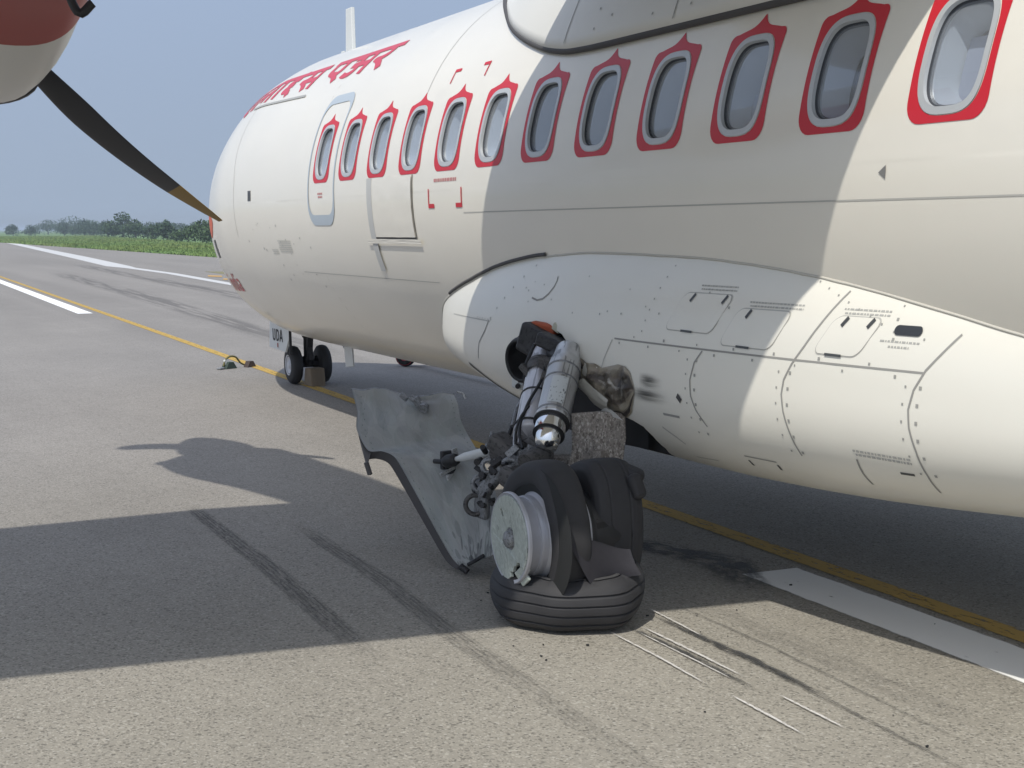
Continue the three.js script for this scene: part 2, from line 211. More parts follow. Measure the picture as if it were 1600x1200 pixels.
// ---------------------------------------------------------------- the runway and the field
const asphaltMap = dataTex(1024, 1024, (() => {
  const r = rng(3), n = 1024, a = new Float32Array(n * n).fill(0.80);
  for (let k = 0; k < 62000; k++) {      // the stones in the asphalt
    const x = r() * n, y = r() * n, R = 1.1 + 2.6 * r() * r(), t = r(), v = t < 0.32 ? 0.40 + 0.22 * r() : t < 0.8 ? 0.78 + 0.22 * r() : 1.02 + 0.28 * r(), ex = 0.7 + 0.6 * r();
    for (let j = -4; j <= 4; j++) for (let i = -4; i <= 4; i++) if (i * i * ex + j * j / ex < R * R) a[((Math.floor(y + j) + n) % n) * n + ((Math.floor(x + i) + n) % n)] = v;
  }
  return (u, v, x, y) => { const k = a[y * n + x] * (0.94 + 0.12 * fbm(u * 8, v * 8, 3, 61, 8)) * 0.92; return [k, k * 0.985, k * 0.955]; };
})());
asphaltMap.repeat.set(1 / 2.4, 1 / 2.4);
M.asphalt = new THREE.MeshStandardMaterial({ color: rgb(0.348, 0.329, 0.287), roughness: 0.88, map: asphaltMap, bumpMap: asphaltMap, bumpScale: 0.004, vertexColors: true });
{
  const U = [...[-2600, -1800, -1200, -800, -550, -400, -300, -230, -180, -150, -125, -105, -90, -78, -68, -60, -53, -47, -42, -38, -34, -31, -28.5, -26, -24, -22, -20.5, -19, -17.8, -16.8, -15.8], ...range(-15, 8, 115), 10, 14, 20, 30, 50, 80, 140, 260, 500];
  const Z = [-17.2, -15, -13, -11.5, -10.2, -9, -8, -7.2, -6.5, ...range(-6, 7, 65), 8, 9.5, 11, 13, 16, 20, 26, 34, 44, 60];
  const g = grid((x, z) => V(x, 0, z + (z < -17 ? 0.5 * (fbm(x * 0.3, 3, 3, 8) - 0.5) : 0)), U, Z, (x, z) => [x, z]); 
  const p = g.attributes.position, n = g.attributes.normal, c = [];
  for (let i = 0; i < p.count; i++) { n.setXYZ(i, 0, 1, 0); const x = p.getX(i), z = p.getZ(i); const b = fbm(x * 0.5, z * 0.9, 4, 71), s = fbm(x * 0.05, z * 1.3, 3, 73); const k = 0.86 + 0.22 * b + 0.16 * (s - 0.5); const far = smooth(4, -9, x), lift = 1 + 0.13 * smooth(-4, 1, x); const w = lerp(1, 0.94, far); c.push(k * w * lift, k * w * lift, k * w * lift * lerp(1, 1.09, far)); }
  g.setAttribute('color', new THREE.Float32BufferAttribute(c, 3));
  const ix = g.index.array; for (let i = 0; i < ix.length; i += 3) { const t = ix[i]; ix[i] = ix[i + 1]; ix[i + 1] = t; }
  struct('runway', g, M.asphalt);
  const fieldMap = dataTex(512, 512, (u, v) => { const a = fbm(u * 16, v * 16, 5, 101, 16), b = fbm(u * 5, v * 5, 3, 107, 5); return [0.62 + 0.5 * a + 0.35 * (b - 0.5), 0.72 + 0.42 * a, 0.6 + 0.4 * a]; });
  fieldMap.repeat.set(1 / 24, 1 / 24);
  const f = grid((x, z) => V(x, -0.05, z), range(-6000, 3000, 30), range(-4500, 4500, 30)); { const nn = f.attributes.normal; for (let i = 0; i < nn.count; i++) nn.setXYZ(i, 0, 1, 0); const fx = f.index.array; for (let i = 0; i < fx.length; i += 3) { const t = fx[i]; fx[i] = fx[i + 1]; fx[i + 1] = t; } }
  struct('grass_field', f, std(rgb(0.13, 0.205, 0.065), 0.95, 0, { map: fieldMap }));
}
const paintWear = (seed, density) => dataTex(512, 128, (u, v) => { const a = fbm(u * 40, v * 10, 4, seed, 40), e = Math.min(v, 1 - v) * 10; const o = smooth(density - 0.12, density + 0.1, a) * smooth(0, 0.5, e + 0.6 * (a - 0.5)); return o; });
const lineZ = (x) => 0.31 + 0.0222 * x;
{
  const yl = paintWear(201, 0.30), wl = paintWear(211, 0.12);
  const yellow = std(rgb(0.46, 0.30, 0.065), 0.8, 0, { alphaMap: yl, transparent: true }), white = std(rgb(0.84, 0.84, 0.83), 0.8, 0, { alphaMap: wl, transparent: true }), whiteSolid = std(rgb(0.54, 0.54, 0.54), 0.8);
  struct('yellow_line', strip(range(-260, 9, 120).map((x) => [x, lineZ(x), 0.073]), 0.004, 0.5), yellow);
  const wd = (x0, x1, n) => strip(range(x0, x1, n).map((x) => [x, 0.625 + 0.013 * x, 0.18]), 0.004, 0.3);
  struct('runway_stripe', wd(-0.4, 11, 8), white); 
  struct('runway_stripe', strip([[-27.0, 0.10, 0.17], [-57, -0.5, 0.17]], 0.004, 0.3), white);
  struct('edge_line', strip([[-260, -21.2, 0.6], [-94, -9.7, 0.6], [-69, -7.85, 0.55], [-65, -7.75, 0.25], [-55, -7.6, 0.22], [-43.5, -6.95, 0.2], [-36, -6.6, 0.2], [-27, -6.4, 0.2]], 0.004, 0.2), whiteSolid);
  struct('dry_grass_patch', flatPoly([[-57, -9.4], [-52, -9.2], [-47, -8.3], [-43, -7.9], [-41, -8.2], [-44, -9.2], [-50, -10.2], [-56, -10.4]], 0.006), std(rgb(0.20, 0.185, 0.10), 0.95));
  struct('orange_paint_mark', flatPoly([[-51.6, -8.3], [-50.0, -7.95], [-49.2, -8.3], [-50.8, -8.65]], 0.012), std(rgb(0.50, 0.30, 0.10), 0.85));
  struct('orange_paint_mark', flatPoly([[-47.6, -7.95], [-46.2, -7.6], [-45.4, -8.0], [-46.8, -8.3]], 0.012), std(rgb(0.50, 0.30, 0.10), 0.85));
}
{      // rubber left by tyres, and the scratches of bare metal that lead up to the broken wheel
  const treadAlpha = (seed, k, tail = 0.8) => dataTex(512, 128, (u, v) => { const rib = 0.55 + 0.45 * Math.sin(v * Math.PI * 2 * 5.5 + 0.6); const e = smooth(0, 0.12, v) * smooth(1, 0.88, v); const fade = smooth(0, 0.12, u) * smooth(1, tail, u); const n = fbm(u * 64, v * 20, 4, seed, 64); return k * e * fade * (0.35 + 0.65 * rib) * smooth(0.22, 0.62, n); });
  const smear = (seed, k) => dataTex(256, 64, (u, v) => { const n = fbm(u * 24, v * 12, 4, seed, 24); return k * smooth(0, 0.3, v) * smooth(1, 0.7, v) * smooth(0, 0.15, u) * smooth(1, 0.75, u) * smooth(0.25, 0.6, n); });
  const rubber = (t) => std(rgb(0.035, 0.036, 0.038), 0.9, 0, { alphaMap: t, transparent: true });
  const one = (name, pts, y, mat) => { let L = 0; for (let i = 1; i < pts.length; i++) L += Math.hypot(pts[i][0] - pts[i - 1][0], pts[i][1] - pts[i - 1][1]); struct(name, strip(pts, y, 1 / L), mat); };
  one('skid_mark', [[-3.7, 2.985, 0.06], [-1.5, 2.995, 0.07], [0.0, 3.045, 0.07], [0.5, 3.06, 0.07]], 0.006, rubber(treadAlpha(301, 0.5, 0.7)));
  one('skid_mark', [[-2.9, 2.52, 0.06], [-1, 2.54, 0.065], [0, 2.605, 0.065], [0.95, 2.62, 0.065], [3.4, 2.68, 0.06]], 0.006, rubber(treadAlpha(305, 0.42, 0.25)));
  one('skid_mark', [[0.08, 1.63, 0.012], [0.55, 1.625, 0.028], [0.85, 1.62, 0.045], [1.05, 1.622, 0.03], [1.55, 1.64, 0.01]], 0.008, rubber(smear(311, 0.85)));
  one('skid_mark', [[-0.05, 1.44, 0.012], [0.77, 1.435, 0.012], [1.75, 1.49, 0.01], [2.3, 1.51, 0.01]], 0.008, rubber(smear(313, 0.5)));
  one('skid_mark', [[1.0, 1.64, 0.016], [1.6, 1.66, 0.014], [2.4, 1.70, 0.012]], 0.009, rubber(smear(315, 0.5)));
  one('skid_mark', [[0.2, 1.83, 0.015], [0.7, 1.815, 0.024], [1.3, 1.83, 0.02]], 0.006, rubber(smear(317, 0.75)));
  one('skid_mark', [[-0.3, 1.35, 0.09], [0.4, 1.3, 0.11], [1.2, 1.32, 0.12], [2.2, 1.36, 0.1]], 0.006, rubber(smear(319, 0.10)));
  const faint = std(rgb(0.05, 0.05, 0.055), 0.9, 0, { alphaMap: smear(321, 0.26), transparent: true });
  one('rubber_streak', [[-75, -6.6, 0.5], [-50, -5.6, 0.55], [-30, -4.8, 0.5], [-18, -3.5, 0.35], [-12, -2.9, 0.25]], 0.004, faint);
  one('rubber_streak', [[-60, -3.6, 0.5], [-35, -2.6, 0.5], [-18, -1.7, 0.4], [-10, -1.2, 0.3]], 0.004, faint);
  one('rubber_streak', [[-1.6, 1.0, 0.14], [-0.7, 0.72, 0.2], [0.0, 0.95, 0.12]], 0.006, std(rgb(0.03, 0.03, 0.034), 0.6, 0, { alphaMap: smear(323, 0.65), transparent: true }));
  const scr = std(rgb(0.62, 0.60, 0.58), 0.8, 0, { alphaMap: smear(331, 1.4), transparent: true });
  for (const p of [[[0.28, 1.955, 0.006], [0.7, 1.955, 0.009], [1.17, 1.975, 0.006]], [[0.25, 1.782, 0.007], [0.6, 1.78, 0.011], [1.15, 1.785, 0.006]], [[0.33, 1.842, 0.005], [0.8, 1.842, 0.006], [1.16, 1.845, 0.004]], [[1.27, 1.96, 0.006], [1.5, 1.965, 0.01], [1.8, 1.975, 0.006]], [[1.35, 1.79, 0.006], [1.6, 1.795, 0.009], [1.81, 1.80, 0.006]], [[-0.02, 1.59, 0.006], [0.3, 1.605, 0.008], [0.56, 1.622, 0.005]]]) one('scratch', p, 0.010, scr);
}
{      // grass growing along the far side of the runway
  const r = rng(77), blade = []; for (let k = 0; k < 7; k++) { const a = r() * 6.28, w = 0.05 + 0.04 * r(), h = 0.6 + 0.4 * r(), lx = 0.5 * (r() - 0.5), x = 0.3 * (r() - 0.5), z = 0.3 * (r() - 0.5); const g = new THREE.BufferGeometry(); g.setAttribute('position', new THREE.Float32BufferAttribute([x - w * Math.cos(a), 0, z - w * Math.sin(a), x + w * Math.cos(a), 0, z + w * Math.sin(a), x + lx * Math.cos(a + 1), h, z + lx * Math.sin(a + 1)], 3)); g.computeVertexNormals(); blade.push(g); }
  const n = 26000, im = new THREE.InstancedMesh(merge(blade), new THREE.MeshStandardMaterial({ roughness: 0.9, side: THREE.DoubleSide }), n), m4 = new THREE.Matrix4(), q = new THREE.Quaternion(), c = new THREE.Color();
  for (let i = 0; i < n; i++) { const t = Math.pow(r(), 1.6), x = -70 - 330 * t, z = -17.4 - (6 + 38 * t) * Math.pow(r(), 1.3), cl = fbm(x * 0.11, z * 0.3, 3, 55), s = (0.3 + 0.5 * cl) * (0.45 + 0.25 * r()); q.setFromAxisAngle(V(0, 1, 0), r() * 6.28); m4.compose(V(x, -0.05, z), q, V(1.5, s, 1.5)); im.setMatrixAt(i, m4); const k = 0.93 + 0.18 * r(); im.setColorAt(i, c.setRGB((0.12 + 0.07 * cl) * k, 0.225 * k, 0.065 * k)); }
  im.name = 'grass'; im.castShadow = im.receiveShadow = true; scene.add(im); tag(im, 'strip of bright green grass along the far runway edge', 'grass', null, 'stuff');
}

// ---------------------------------------------------------------- trees beyond the field
{
  const bark = std(rgb(0.09, 0.075, 0.06), 0.9);
  const leafMats = [[0.04, 0.074, 0.033], [0.056, 0.098, 0.038], [0.046, 0.08, 0.05]].map((c) => new THREE.MeshStandardMaterial({ color: 0xffffff, roughness: 0.85, vertexColors: true, side: THREE.DoubleSide, userData: { c } }));
  function tree(x, z, h, hw, seed, label, kind) {
    const r = rng(seed), t = thing('shrubby_tree', label, 'tree', [x, -0.05, z], 0), tr = [];
    tr.push(cyl(V(0, 0, 0), V(0.04 * h, h * 0.5, 0), 0.035 * h, 0.018 * h, 8)); for (let k = 0; k < 5; k++) { const a = k * 1.3 + r(), y0 = h * (0.18 + 0.07 * k); tr.push(cyl(V(0.02 * h, y0, 0), V(hw * 0.6 * Math.cos(a), y0 + h * 0.25, hw * 0.6 * Math.sin(a)), 0.014 * h, 0.006 * h, 6)); }
    mesh('trunk', tr, bark, t);
    const lobes = []; const nl = 5 + Math.floor(r() * 4); for (let k = 0; k < nl; k++) { const a = r() * 6.28, d = hw * 0.62 * Math.sqrt(r()); lobes.push([d * Math.cos(a), h * (0.34 + 0.42 * r() * (1 - d / hw * 0.6)), d * Math.sin(a), hw * (0.34 + 0.22 * r()), h * (0.17 + 0.13 * r())]); } lobes.push([0, h * 0.76, 0, hw * 0.4, h * 0.24], [0, h * 0.3, 0, hw * 0.85, h * 0.28]);
    const P = [], C = [], base = leafMats[kind].userData.c;
    for (let k = 0; k < 1500; k++) {
      const L = lobes[Math.floor(r() * lobes.length)], a = r() * 6.28, ph = Math.acos(2 * r() - 1), rr = Math.pow(r(), 0.35) * (0.85 + 0.3 * r()), cx = L[0] + L[3] * rr * Math.sin(ph) * Math.cos(a), cy = Math.max(0.05 * h, L[1] + L[4] * rr * Math.cos(ph)), cz = L[2] + L[3] * rr * Math.sin(ph) * Math.sin(a), s = (0.1 + 0.12 * r()) * Math.sqrt(h / 3);
      const e1 = V(r() - 0.5, r() - 0.5, r() - 0.5).normalize().multiplyScalar(s), e2 = V(r() - 0.5, r() - 0.5, r() - 0.5).normalize().multiplyScalar(s), v = 0.7 + 0.7 * r();
      for (const [i, j] of [[-1, 0], [1, -0.6], [0.4, 1], [-1, 0], [0.4, 1], [-0.7, 0.8]]) { P.push(cx + e1.x * i + e2.x * j, cy + e1.y * i + e2.y * j, cz + e1.z * i + e2.z * j); C.push(base[0] * v, base[1] * v, base[2] * v); }
    }
    const g = new THREE.BufferGeometry(); g.setAttribute('position', new THREE.Float32BufferAttribute(P, 3)); g.setAttribute('color', new THREE.Float32BufferAttribute(C, 3)); g.computeVertexNormals();
    mesh('crown', g, leafMats[kind], t); return t;
  }
  [[-520, -70.5, 4.4, 7, 1, 'pale hazy tree clump farthest left on the skyline', 2], [-440, -62.5, 3.3, 3.6, 2, 'hazy twin-peaked tree at the left end of the tree line', 2], [-392, -57.6, 2.6, 3, 3, 'low hazy bush just left of the tallest dark tree', 2], [-345, -53.2, 2.7, 2.4, 4, 'small grey green bush touching the tallest tree', 2],
    [-299.6, -48.9, 3.6, 3.0, 5, 'tallest and darkest tree of the far tree line', 0], [-271, -46.1, 2.5, 2.1, 6, 'dark rounded tree leaning on the right side of the tallest tree', 0], [-240.5, -43.2, 1.8, 1.0, 7, 'small isolated dark bush right of the tallest tree', 0], [-219, -41.1, 2.2, 1.1, 8, 'slender pointed tree in the middle of the far tree line', 0], [-207, -40, 1.2, 0.9, 9, 'lowest pale bush beside the slender pointed tree', 1],
    [-192.6, -38.5, 1.5, 1.5, 10, 'light green wide bush near the aircraft nose', 1], [-179, -37.3, 2.0, 1.5, 11, 'green bush closest to the aircraft nose on the skyline', 1], [-168, -36.4, 2.0, 1.7, 12, 'green bush half hidden behind the aircraft nose', 1]].forEach((a) => tree(a[0], a[1], a[2] * 1.45, a[3] * 1.5, a[4] * 31, a[5], a[6]));
  [[-482.8, -47.2, 3.6, 3.6], [-468.3, -50.8, 3.4, 3.4], [-580.2, -70.3, 5.7, 6.7], [-474.0, -61.5, 4.2, 4.0], [-465.2, -63.7, 3.5, 3.2], [-440.8, -64.1, 4.4, 5.3], [-426.6, -63.7, 3.4, 3.2], [-407.1, -63.5, 4.0, 4.8], [-432.6, -70.3, 3.3, 3.6], [-409.1, -70.2, 3.7, 3.3], [-386.8, -69.8, 2.9, 3.7], [-427.0, -78.9, 3.9, 3.7], [-430.3, -82.5, 4.0, 5.0], [-422.6, -84.2, 3.8, 3.9], [-395.7, -81.4, 3.5, 3.1], [-364.0, -78.1, 3.7, 3.1], [-336.3, -74.7, 3.2, 3.0]].forEach((a, i) => { tree(a[0], a[1], a[2], a[3], 900 + i * 17, 'hazy bush of the row standing behind the front tree line', 2).userData.group = 'hazy bushes behind the front tree line'; });
}

// ---------------------------------------------------------------- the airliner (nose towards -x, port side towards +z, origin on the ground below the main gear)
const plane = thing('airliner', 'cream white twin propeller airliner with red window surrounds resting on its collapsed main gear', 'airplane');
const RAD = 1.4325, YC = 2.004, WP = 0.65097, WX0 = -5.482, S0 = 0.357;
const NOSE = [[-12.55, 0.02, 1.42, 1.40, 1.38], [-12.45, 0.25, 1.62, 1.44, 1.18], [-12.2, 0.46, 1.84, 1.53, 1.02], [-11.8, 0.68, 2.12, 1.66, 0.9], [-11.2, 0.93, 2.5, 1.78, 0.745], [-10.4, 1.165, 2.92, 1.88, 0.63], [-9.6, 1.335, 3.24, 1.95, 0.58], [-8.8, 1.42, 3.39, 1.995, 0.572], [-8.0, RAD, YC + RAD, YC, YC - RAD],
  [7, RAD, YC + RAD, YC, YC - RAD], [9.5, 1.25, 3.38, 2.1, 0.95], [12, 0.75, 3.2, 2.35, 1.6], [14, 0.2, 3.0, 2.6, 2.3]];
const at0 = (X, s, off = 0) => {      // the skin: X along the aircraft, s the distance round the section from the widest point
  const th = s / RAD, hw = X < -8 || X > 7 ? tabs(NOSE, X, 1) : RAD, mid = X < -8 || X > 7 ? tabs(NOSE, X, 3) : YC, k = Math.sin(th);
  const a = k > 0 ? (X < -8 || X > 7 ? tabs(NOSE, X, 2) - mid : RAD) : (X < -8 || X > 7 ? mid - tabs(NOSE, X, 4) : RAD);
  return V(X, mid + (a + off) * k, (hw + off) * Math.cos(th));
};
const NWIN = 13, WB0 = WX0 - WP / 2, WB1 = WX0 + (NWIN - 0.5) * WP, SA = S0 - 0.31, SB = S0 + 0.31;
const sup = (cx, cy, hx, hy, n = 3.4, k = 64) => Array.from({ length: k }, (_, i) => { const a = i / k * 2 * Math.PI, c = Math.cos(a), s = Math.sin(a); return [cx + hx * Math.sign(c) * Math.abs(c) ** (2 / n), cy + hy * Math.sign(s) * Math.abs(s) ** (2 / n)]; });
const GX = 0.142, GY = 0.186;      // half size of the window opening
const uvSkin = (x, s) => [x / 3, s / 3];
{
  const full = range(-Math.PI * RAD, Math.PI * RAD, 96), parts = [];
  parts.push(grid((x, s) => at0(x, s), [...range(-12.549, -12.3, 6), ...range(-12.2, -8, 34), ...range(-7.8, WB0, 6)], full, uvSkin));
  parts.push(grid((x, s) => at0(x, s), range(WB0, WB1, 26), range(SB, SA + 2 * Math.PI * RAD, 80), uvSkin));
  parts.push(grid((x, s) => at0(x, s), [...range(WB1, 7, 8), ...range(7.3, 13.99, 16)], full, uvSkin));
  const edge = (cx) => sup(0, 0, 1, 1, 3.4, 64).map(([a, b]) => { const m = Math.max(Math.abs(a), Math.abs(b)); return [cx + a / m * WP / 2, S0 + b / m * 0.31]; });
  for (let k = 0; k < NWIN; k++) parts.push(ringOn(at0, edge(WX0 + k * WP), sup(WX0 + k * WP, S0, GX, GY), 0, 5));
  mesh('fuselage', parts, M.skin, plane);
}
// windows: the opening is a real recess with a pane in it, a pale inner lining and the dark cabin behind
{
  function ogee(cx) {      // outer edge of the red surround: a rounded base and a pointed, arched head
    const o = [], r = 0.05, hw = 0.205, b = S0 - 0.238, t = S0 + 0.205;
    const arc = (ax, ay, rr, a0, a1) => { for (let i = 0; i <= 6; i++) { const a = (a0 + (a1 - a0) * i / 6) * Math.PI / 180; o.push([cx + ax + rr * Math.cos(a), ay + rr * Math.sin(a)]); } };
    for (let i = 0; i <= 10; i++) o.push([cx + hw, lerp(b + 0.09, t - 0.02, i / 10)]);
    arc(hw - 0.035, t - 0.012, 0.035, 10, 84);
    for (let i = 0; i <= 12; i++) { const q = i / 12; o.push([cx + lerp(hw - 0.05, 0.004, q), t + 0.024 + 0.012 * Math.sin(q * 3.0) + 0.073 * Math.pow(q, 4.2)]); }
    const m = o.length; for (let i = m - 1; i >= 0; i--) o.push([2 * cx - o[i][0], o[i][1]]);
    const L = []; for (let i = 0; i <= 6; i++) { const a = (180 + 90 * i / 6) * Math.PI / 180; L.push([cx - hw + 0.075 + 0.075 * Math.cos(a), b + 0.075 + 0.075 * Math.sin(a)]); }
    o.push(...L); for (let i = 1; i < 6; i++) o.push([lerp(cx - hw + 0.075, cx + hw - 0.075, i / 6), b]);
    for (let i = 0; i <= 6; i++) { const a = (270 + 90 * i / 6) * Math.PI / 180; o.push([cx + hw - 0.075 + 0.075 * Math.cos(a), b + 0.075 + 0.075 * Math.sin(a)]); }
    return o;
  }
  const inwardTo = (cx, outer, hx, hy, n) => outer.map(([x, s]) => { const dx = (x - cx) / hx, dy = (s - S0) / hy, m = Math.pow(Math.abs(dx) ** n + Math.abs(dy) ** n, 1 / n); return [cx + (x - cx) / m, S0 + (s - S0) / m]; });
  const tunnel = (cx, d0, k0, d1, k1, steps = 3) => { const o = sup(cx, S0, GX, GY), P = [], I = [], n = o.length; for (let k = 0; k <= steps; k++) for (let i = 0; i <= n; i++) { const q = o[i % n], f = lerp(k0, k1, k / steps), p = at0(cx + (q[0] - cx) * f, S0 + (q[1] - S0) * f, -lerp(d0, d1, k / steps)); P.push(p.x, p.y, p.z); } for (let k = 0; k < steps; k++) for (let i = 0; i < n; i++) { const a = k * (n + 1) + i; I.push(a, a + 1, a + n + 2, a, a + n + 2, a + n + 1); } const g = new THREE.BufferGeometry(); g.setAttribute('position', new THREE.Float32BufferAttribute(P, 3)); g.setIndex(I); g.computeVertexNormals(); return g; };
  const disc = (cx, d, k) => { const o = sup(cx, S0, GX * k, GY * k), c = o.map(() => [cx, S0]); return ringOn(at0, o, c, -d, 4); };
  const blinds = { 1: 0.2, 4: 0.35, 8: 0.7, 9: 0.5, 11: 0.85 };
  for (let k = 0; k < NWIN; k++) {
    const cx = WX0 + k * WP, ro = sup(cx, S0, GX + 0.026, GY + 0.026, 3.2), ri = sup(cx, S0, GX - 0.001, GY - 0.001);
    const frame = mesh('window', merge([ringOn(at0, ro, ri, 0.0045, 2), tunnel(cx, -0.0045, 0.993, 0.012, 0.993, 1)]), M.ring, plane);
    const out = ogee(cx); mesh('window_surround', ringOn(at0, out, inwardTo(cx, out, GX + 0.029, GY + 0.029, 3.2), 0.002, 3), M.red, frame);
    mesh('gasket', tunnel(cx, 0.012, 0.993, 0.030, 0.94, 1), M.gasket, frame);
    mesh('window_lining', merge([tunnel(cx, 0.034, 0.99, 0.055, 0.95, 1), tunnel(cx, 0.055, 0.95, 0.15, 0.76, 3)]), M.reveal, frame);
    mesh('cabin_dark', disc(cx, 0.17, 0.85), M.cabin, frame);
    if (blinds[k]) { const b = blinds[k]; mesh('window_blind', grid((x, s) => at0(x, s, -0.13), range(cx - 0.105, cx + 0.105, 4), range(S0 - 0.15, S0 - 0.15 + 0.3 * b, 5)), M.blind, frame); }
    mesh('pane', disc(cx, 0.020, 0.985), M.pane, frame);
  }
}
// markings and seams on the skin
{
  const title = canvasTex(2048, 192, (c, w, h) => {
    c.clearRect(0, 0, w, h); c.strokeStyle = '#c61f38'; c.lineCap = 'butt'; c.lineJoin = 'round'; const T = 26, B = 172, HT = B - T, hair = 36;
    const sk = (y) => (B - y) * 0.18;      // a slight lean
    const P = (x0, sc, pts) => { c.beginPath(); pts.forEach((p, i) => { const X = (q) => x0 + q[0] * sc + sk(T + q[1] * HT), Y = (q) => T + q[1] * HT; if (!i) c.moveTo(X(p), Y(p)); else if (p.length === 2) c.lineTo(X(p), Y(p)); else c.quadraticCurveTo(X(p), Y(p), x0 + p[2] * sc + sk(T + p[3] * HT), T + p[3] * HT); }); c.stroke(); };
    c.lineWidth = hair;
    let S = 190;
    const E_ = (x) => { P(x, S, [[0.12, 0], [0.12, 0.3], [0.12, 0.62, 0.45, 0.62]]); P(x, S, [[0.62, 0], [0.62, 0.45], [0.6, 0.68, 0.36, 0.66]]); P(x, S, [[0.42, 0.62], [0.72, 1.0]]); };
    const LA = (x) => { P(x, S, [[0.06, 0.95], [0.0, 0.4, 0.22, 0.38], [0.42, 0.36, 0.4, 0.8]]); P(x, S, [[0.40, 0.62], [0.5, 0.36, 0.74, 0.42]]); P(x, S, [[0.78, 0], [0.78, 1]]); };
    const AA = (x) => P(x, S, [[0.18, 0], [0.18, 1]]);
    const I_ = (x) => { P(x, S, [[0.52, 0], [0.52, 0.2], [0.2, 0.2, 0.2, 0.36], [0.22, 0.5, 0.5, 0.48]]); P(x, S, [[0.5, 0.48], [0.18, 0.54, 0.2, 0.72], [0.26, 0.86, 0.5, 0.74]]); P(x, S, [[0.46, 0.78], [0.62, 1.04]]); };
    const SA_ = (x) => { P(x, S, [[0.14, 0.02], [0.4, 0.05, 0.34, 0.3], [0.26, 0.5, 0.06, 0.5], [0.3, 0.6, 0.5, 1.0]]); P(x, S, [[0.22, 0.52], [0.74, 0.52]]); P(x, S, [[0.76, 0], [0.76, 1]]); };
    const A_ = (x) => { P(x, S, [[0.08, 0.16], [0.42, 0.02, 0.44, 0.26], [0.42, 0.46, 0.16, 0.46]]); P(x, S, [[0.16, 0.46], [0.52, 0.46, 0.46, 0.76], [0.3, 1.02, 0.04, 0.8]]); P(x, S, [[0.42, 0.48], [0.86, 0.48]]); P(x, S, [[0.86, 0], [0.86, 1]]); };
    const RA = (x) => { P(x, S, [[0.3, 0.02], [0.52, 0.06, 0.46, 0.32], [0.36, 0.52, 0.1, 0.5], [0.34, 0.6, 0.56, 1.0]]); };
    let x = 290; S = 212; const s0 = x; E_(x); x += 186; LA(x); x += 208; AA(x); x += 83; I_(x); x += 188; c.beginPath(); c.fillStyle = '#c61f38'; c.arc(x - 48 + sk(6), 11, 13, 0, 7); c.fill(); SA_(x); x += 208;
    c.lineWidth = hair; c.beginPath(); c.moveTo(s0 + sk(T) - 6, T); c.lineTo(x + sk(T), T); c.stroke();
    x = 1225; S = 212; const s1 = x; E_(x); x += 190; A_(x); x += 222; RA(x); x += 160; c.beginPath(); c.moveTo(s1 + sk(T) - 6, T); c.lineTo(x + sk(T), T); c.stroke();
  });
  const decal = (t, c = rgb(1, 1, 1)) => new THREE.MeshPhysicalMaterial({ color: c, map: t, transparent: true, roughness: 0.5, clearcoat: 0.4, clearcoatRoughness: 0.15, side: THREE.DoubleSide });
  mesh('airline_title', patchOn((x, s, o) => at0(x, s - 0.13 * smooth(-8.1, -9.4, x), o), -10.1, -4.25, 1.0, 1.325, 0.003, 70, 10), decal(title), plane);
  const word = canvasTex(512, 160, (c, w, h) => { c.clearRect(0, 0, w, h); c.fillStyle = '#c02434'; c.font = 'italic bold 150px sans-serif'; c.textBaseline = 'alphabetic'; c.fillText('india', 20, 138); });
  mesh('nose_lettering', patchOn(at0, -9.95, -8.8, -0.95, -0.64, 0.003, 16, 8), decal(word), plane);
  const emblem = sup(-9.85, -0.12, 0.36, 0.15, 1.4, 24); mesh('nose_emblem', ringOn(at0, emblem, emblem.map(() => [-9.85, -0.12]), 0.003, 3), std(rgb(0.6, 0.11, 0.05), 0.5), plane);
  mesh('nose_vent', patchOn(at0, -9.72, -9.55, -0.50, -0.30, 0.003, 3, 4), M.latch, plane);
  // emergency exit outline round the first window
  const cx = WX0 + 0.01, even = (hx, hy, r) => { const o = rrect(0, 0, hx, hy, r, 8), out = []; o.forEach((p, i) => { const q = o[(i + 1) % o.length], n = i % 9 === 8 ? 12 : 1; for (let k = 0; k < n; k++) out.push([cx + lerp(p[0], q[0], k / n), 0.315 + lerp(p[1], q[1], k / n)]); }); return out; }, oz = even(0.345, 0.52, 0.17), iz = even(0.318, 0.44, 0.13);
  mesh('exit_outline', ringOn(at0, oz, iz, 0.0035, 2), M.exitGrey, plane);
  // the service panel under windows three and four, a step proud of the skin
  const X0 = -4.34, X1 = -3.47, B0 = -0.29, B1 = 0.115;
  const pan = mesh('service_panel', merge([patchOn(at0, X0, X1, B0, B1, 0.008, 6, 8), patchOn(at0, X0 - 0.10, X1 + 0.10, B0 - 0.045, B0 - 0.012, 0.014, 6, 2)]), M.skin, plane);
  mesh('panel_edge', lineOn(at0, [[X1 + 0.012, B1], [X1 + 0.012, B0 - 0.006], [X1 + 0.011, B0 - 0.007], [X0, B0 - 0.006]], 0.014, 0.003), M.seamDark, pan);
  mesh('grey_band', patchOn(at0, X0 - 0.015, X0 + 0.09, B0 - 0.25, B1, 0.0095, 2, 8), std(rgb(0.50, 0.505, 0.50), 0.5), pan);  // plain grey band over the panel edge, running on below it
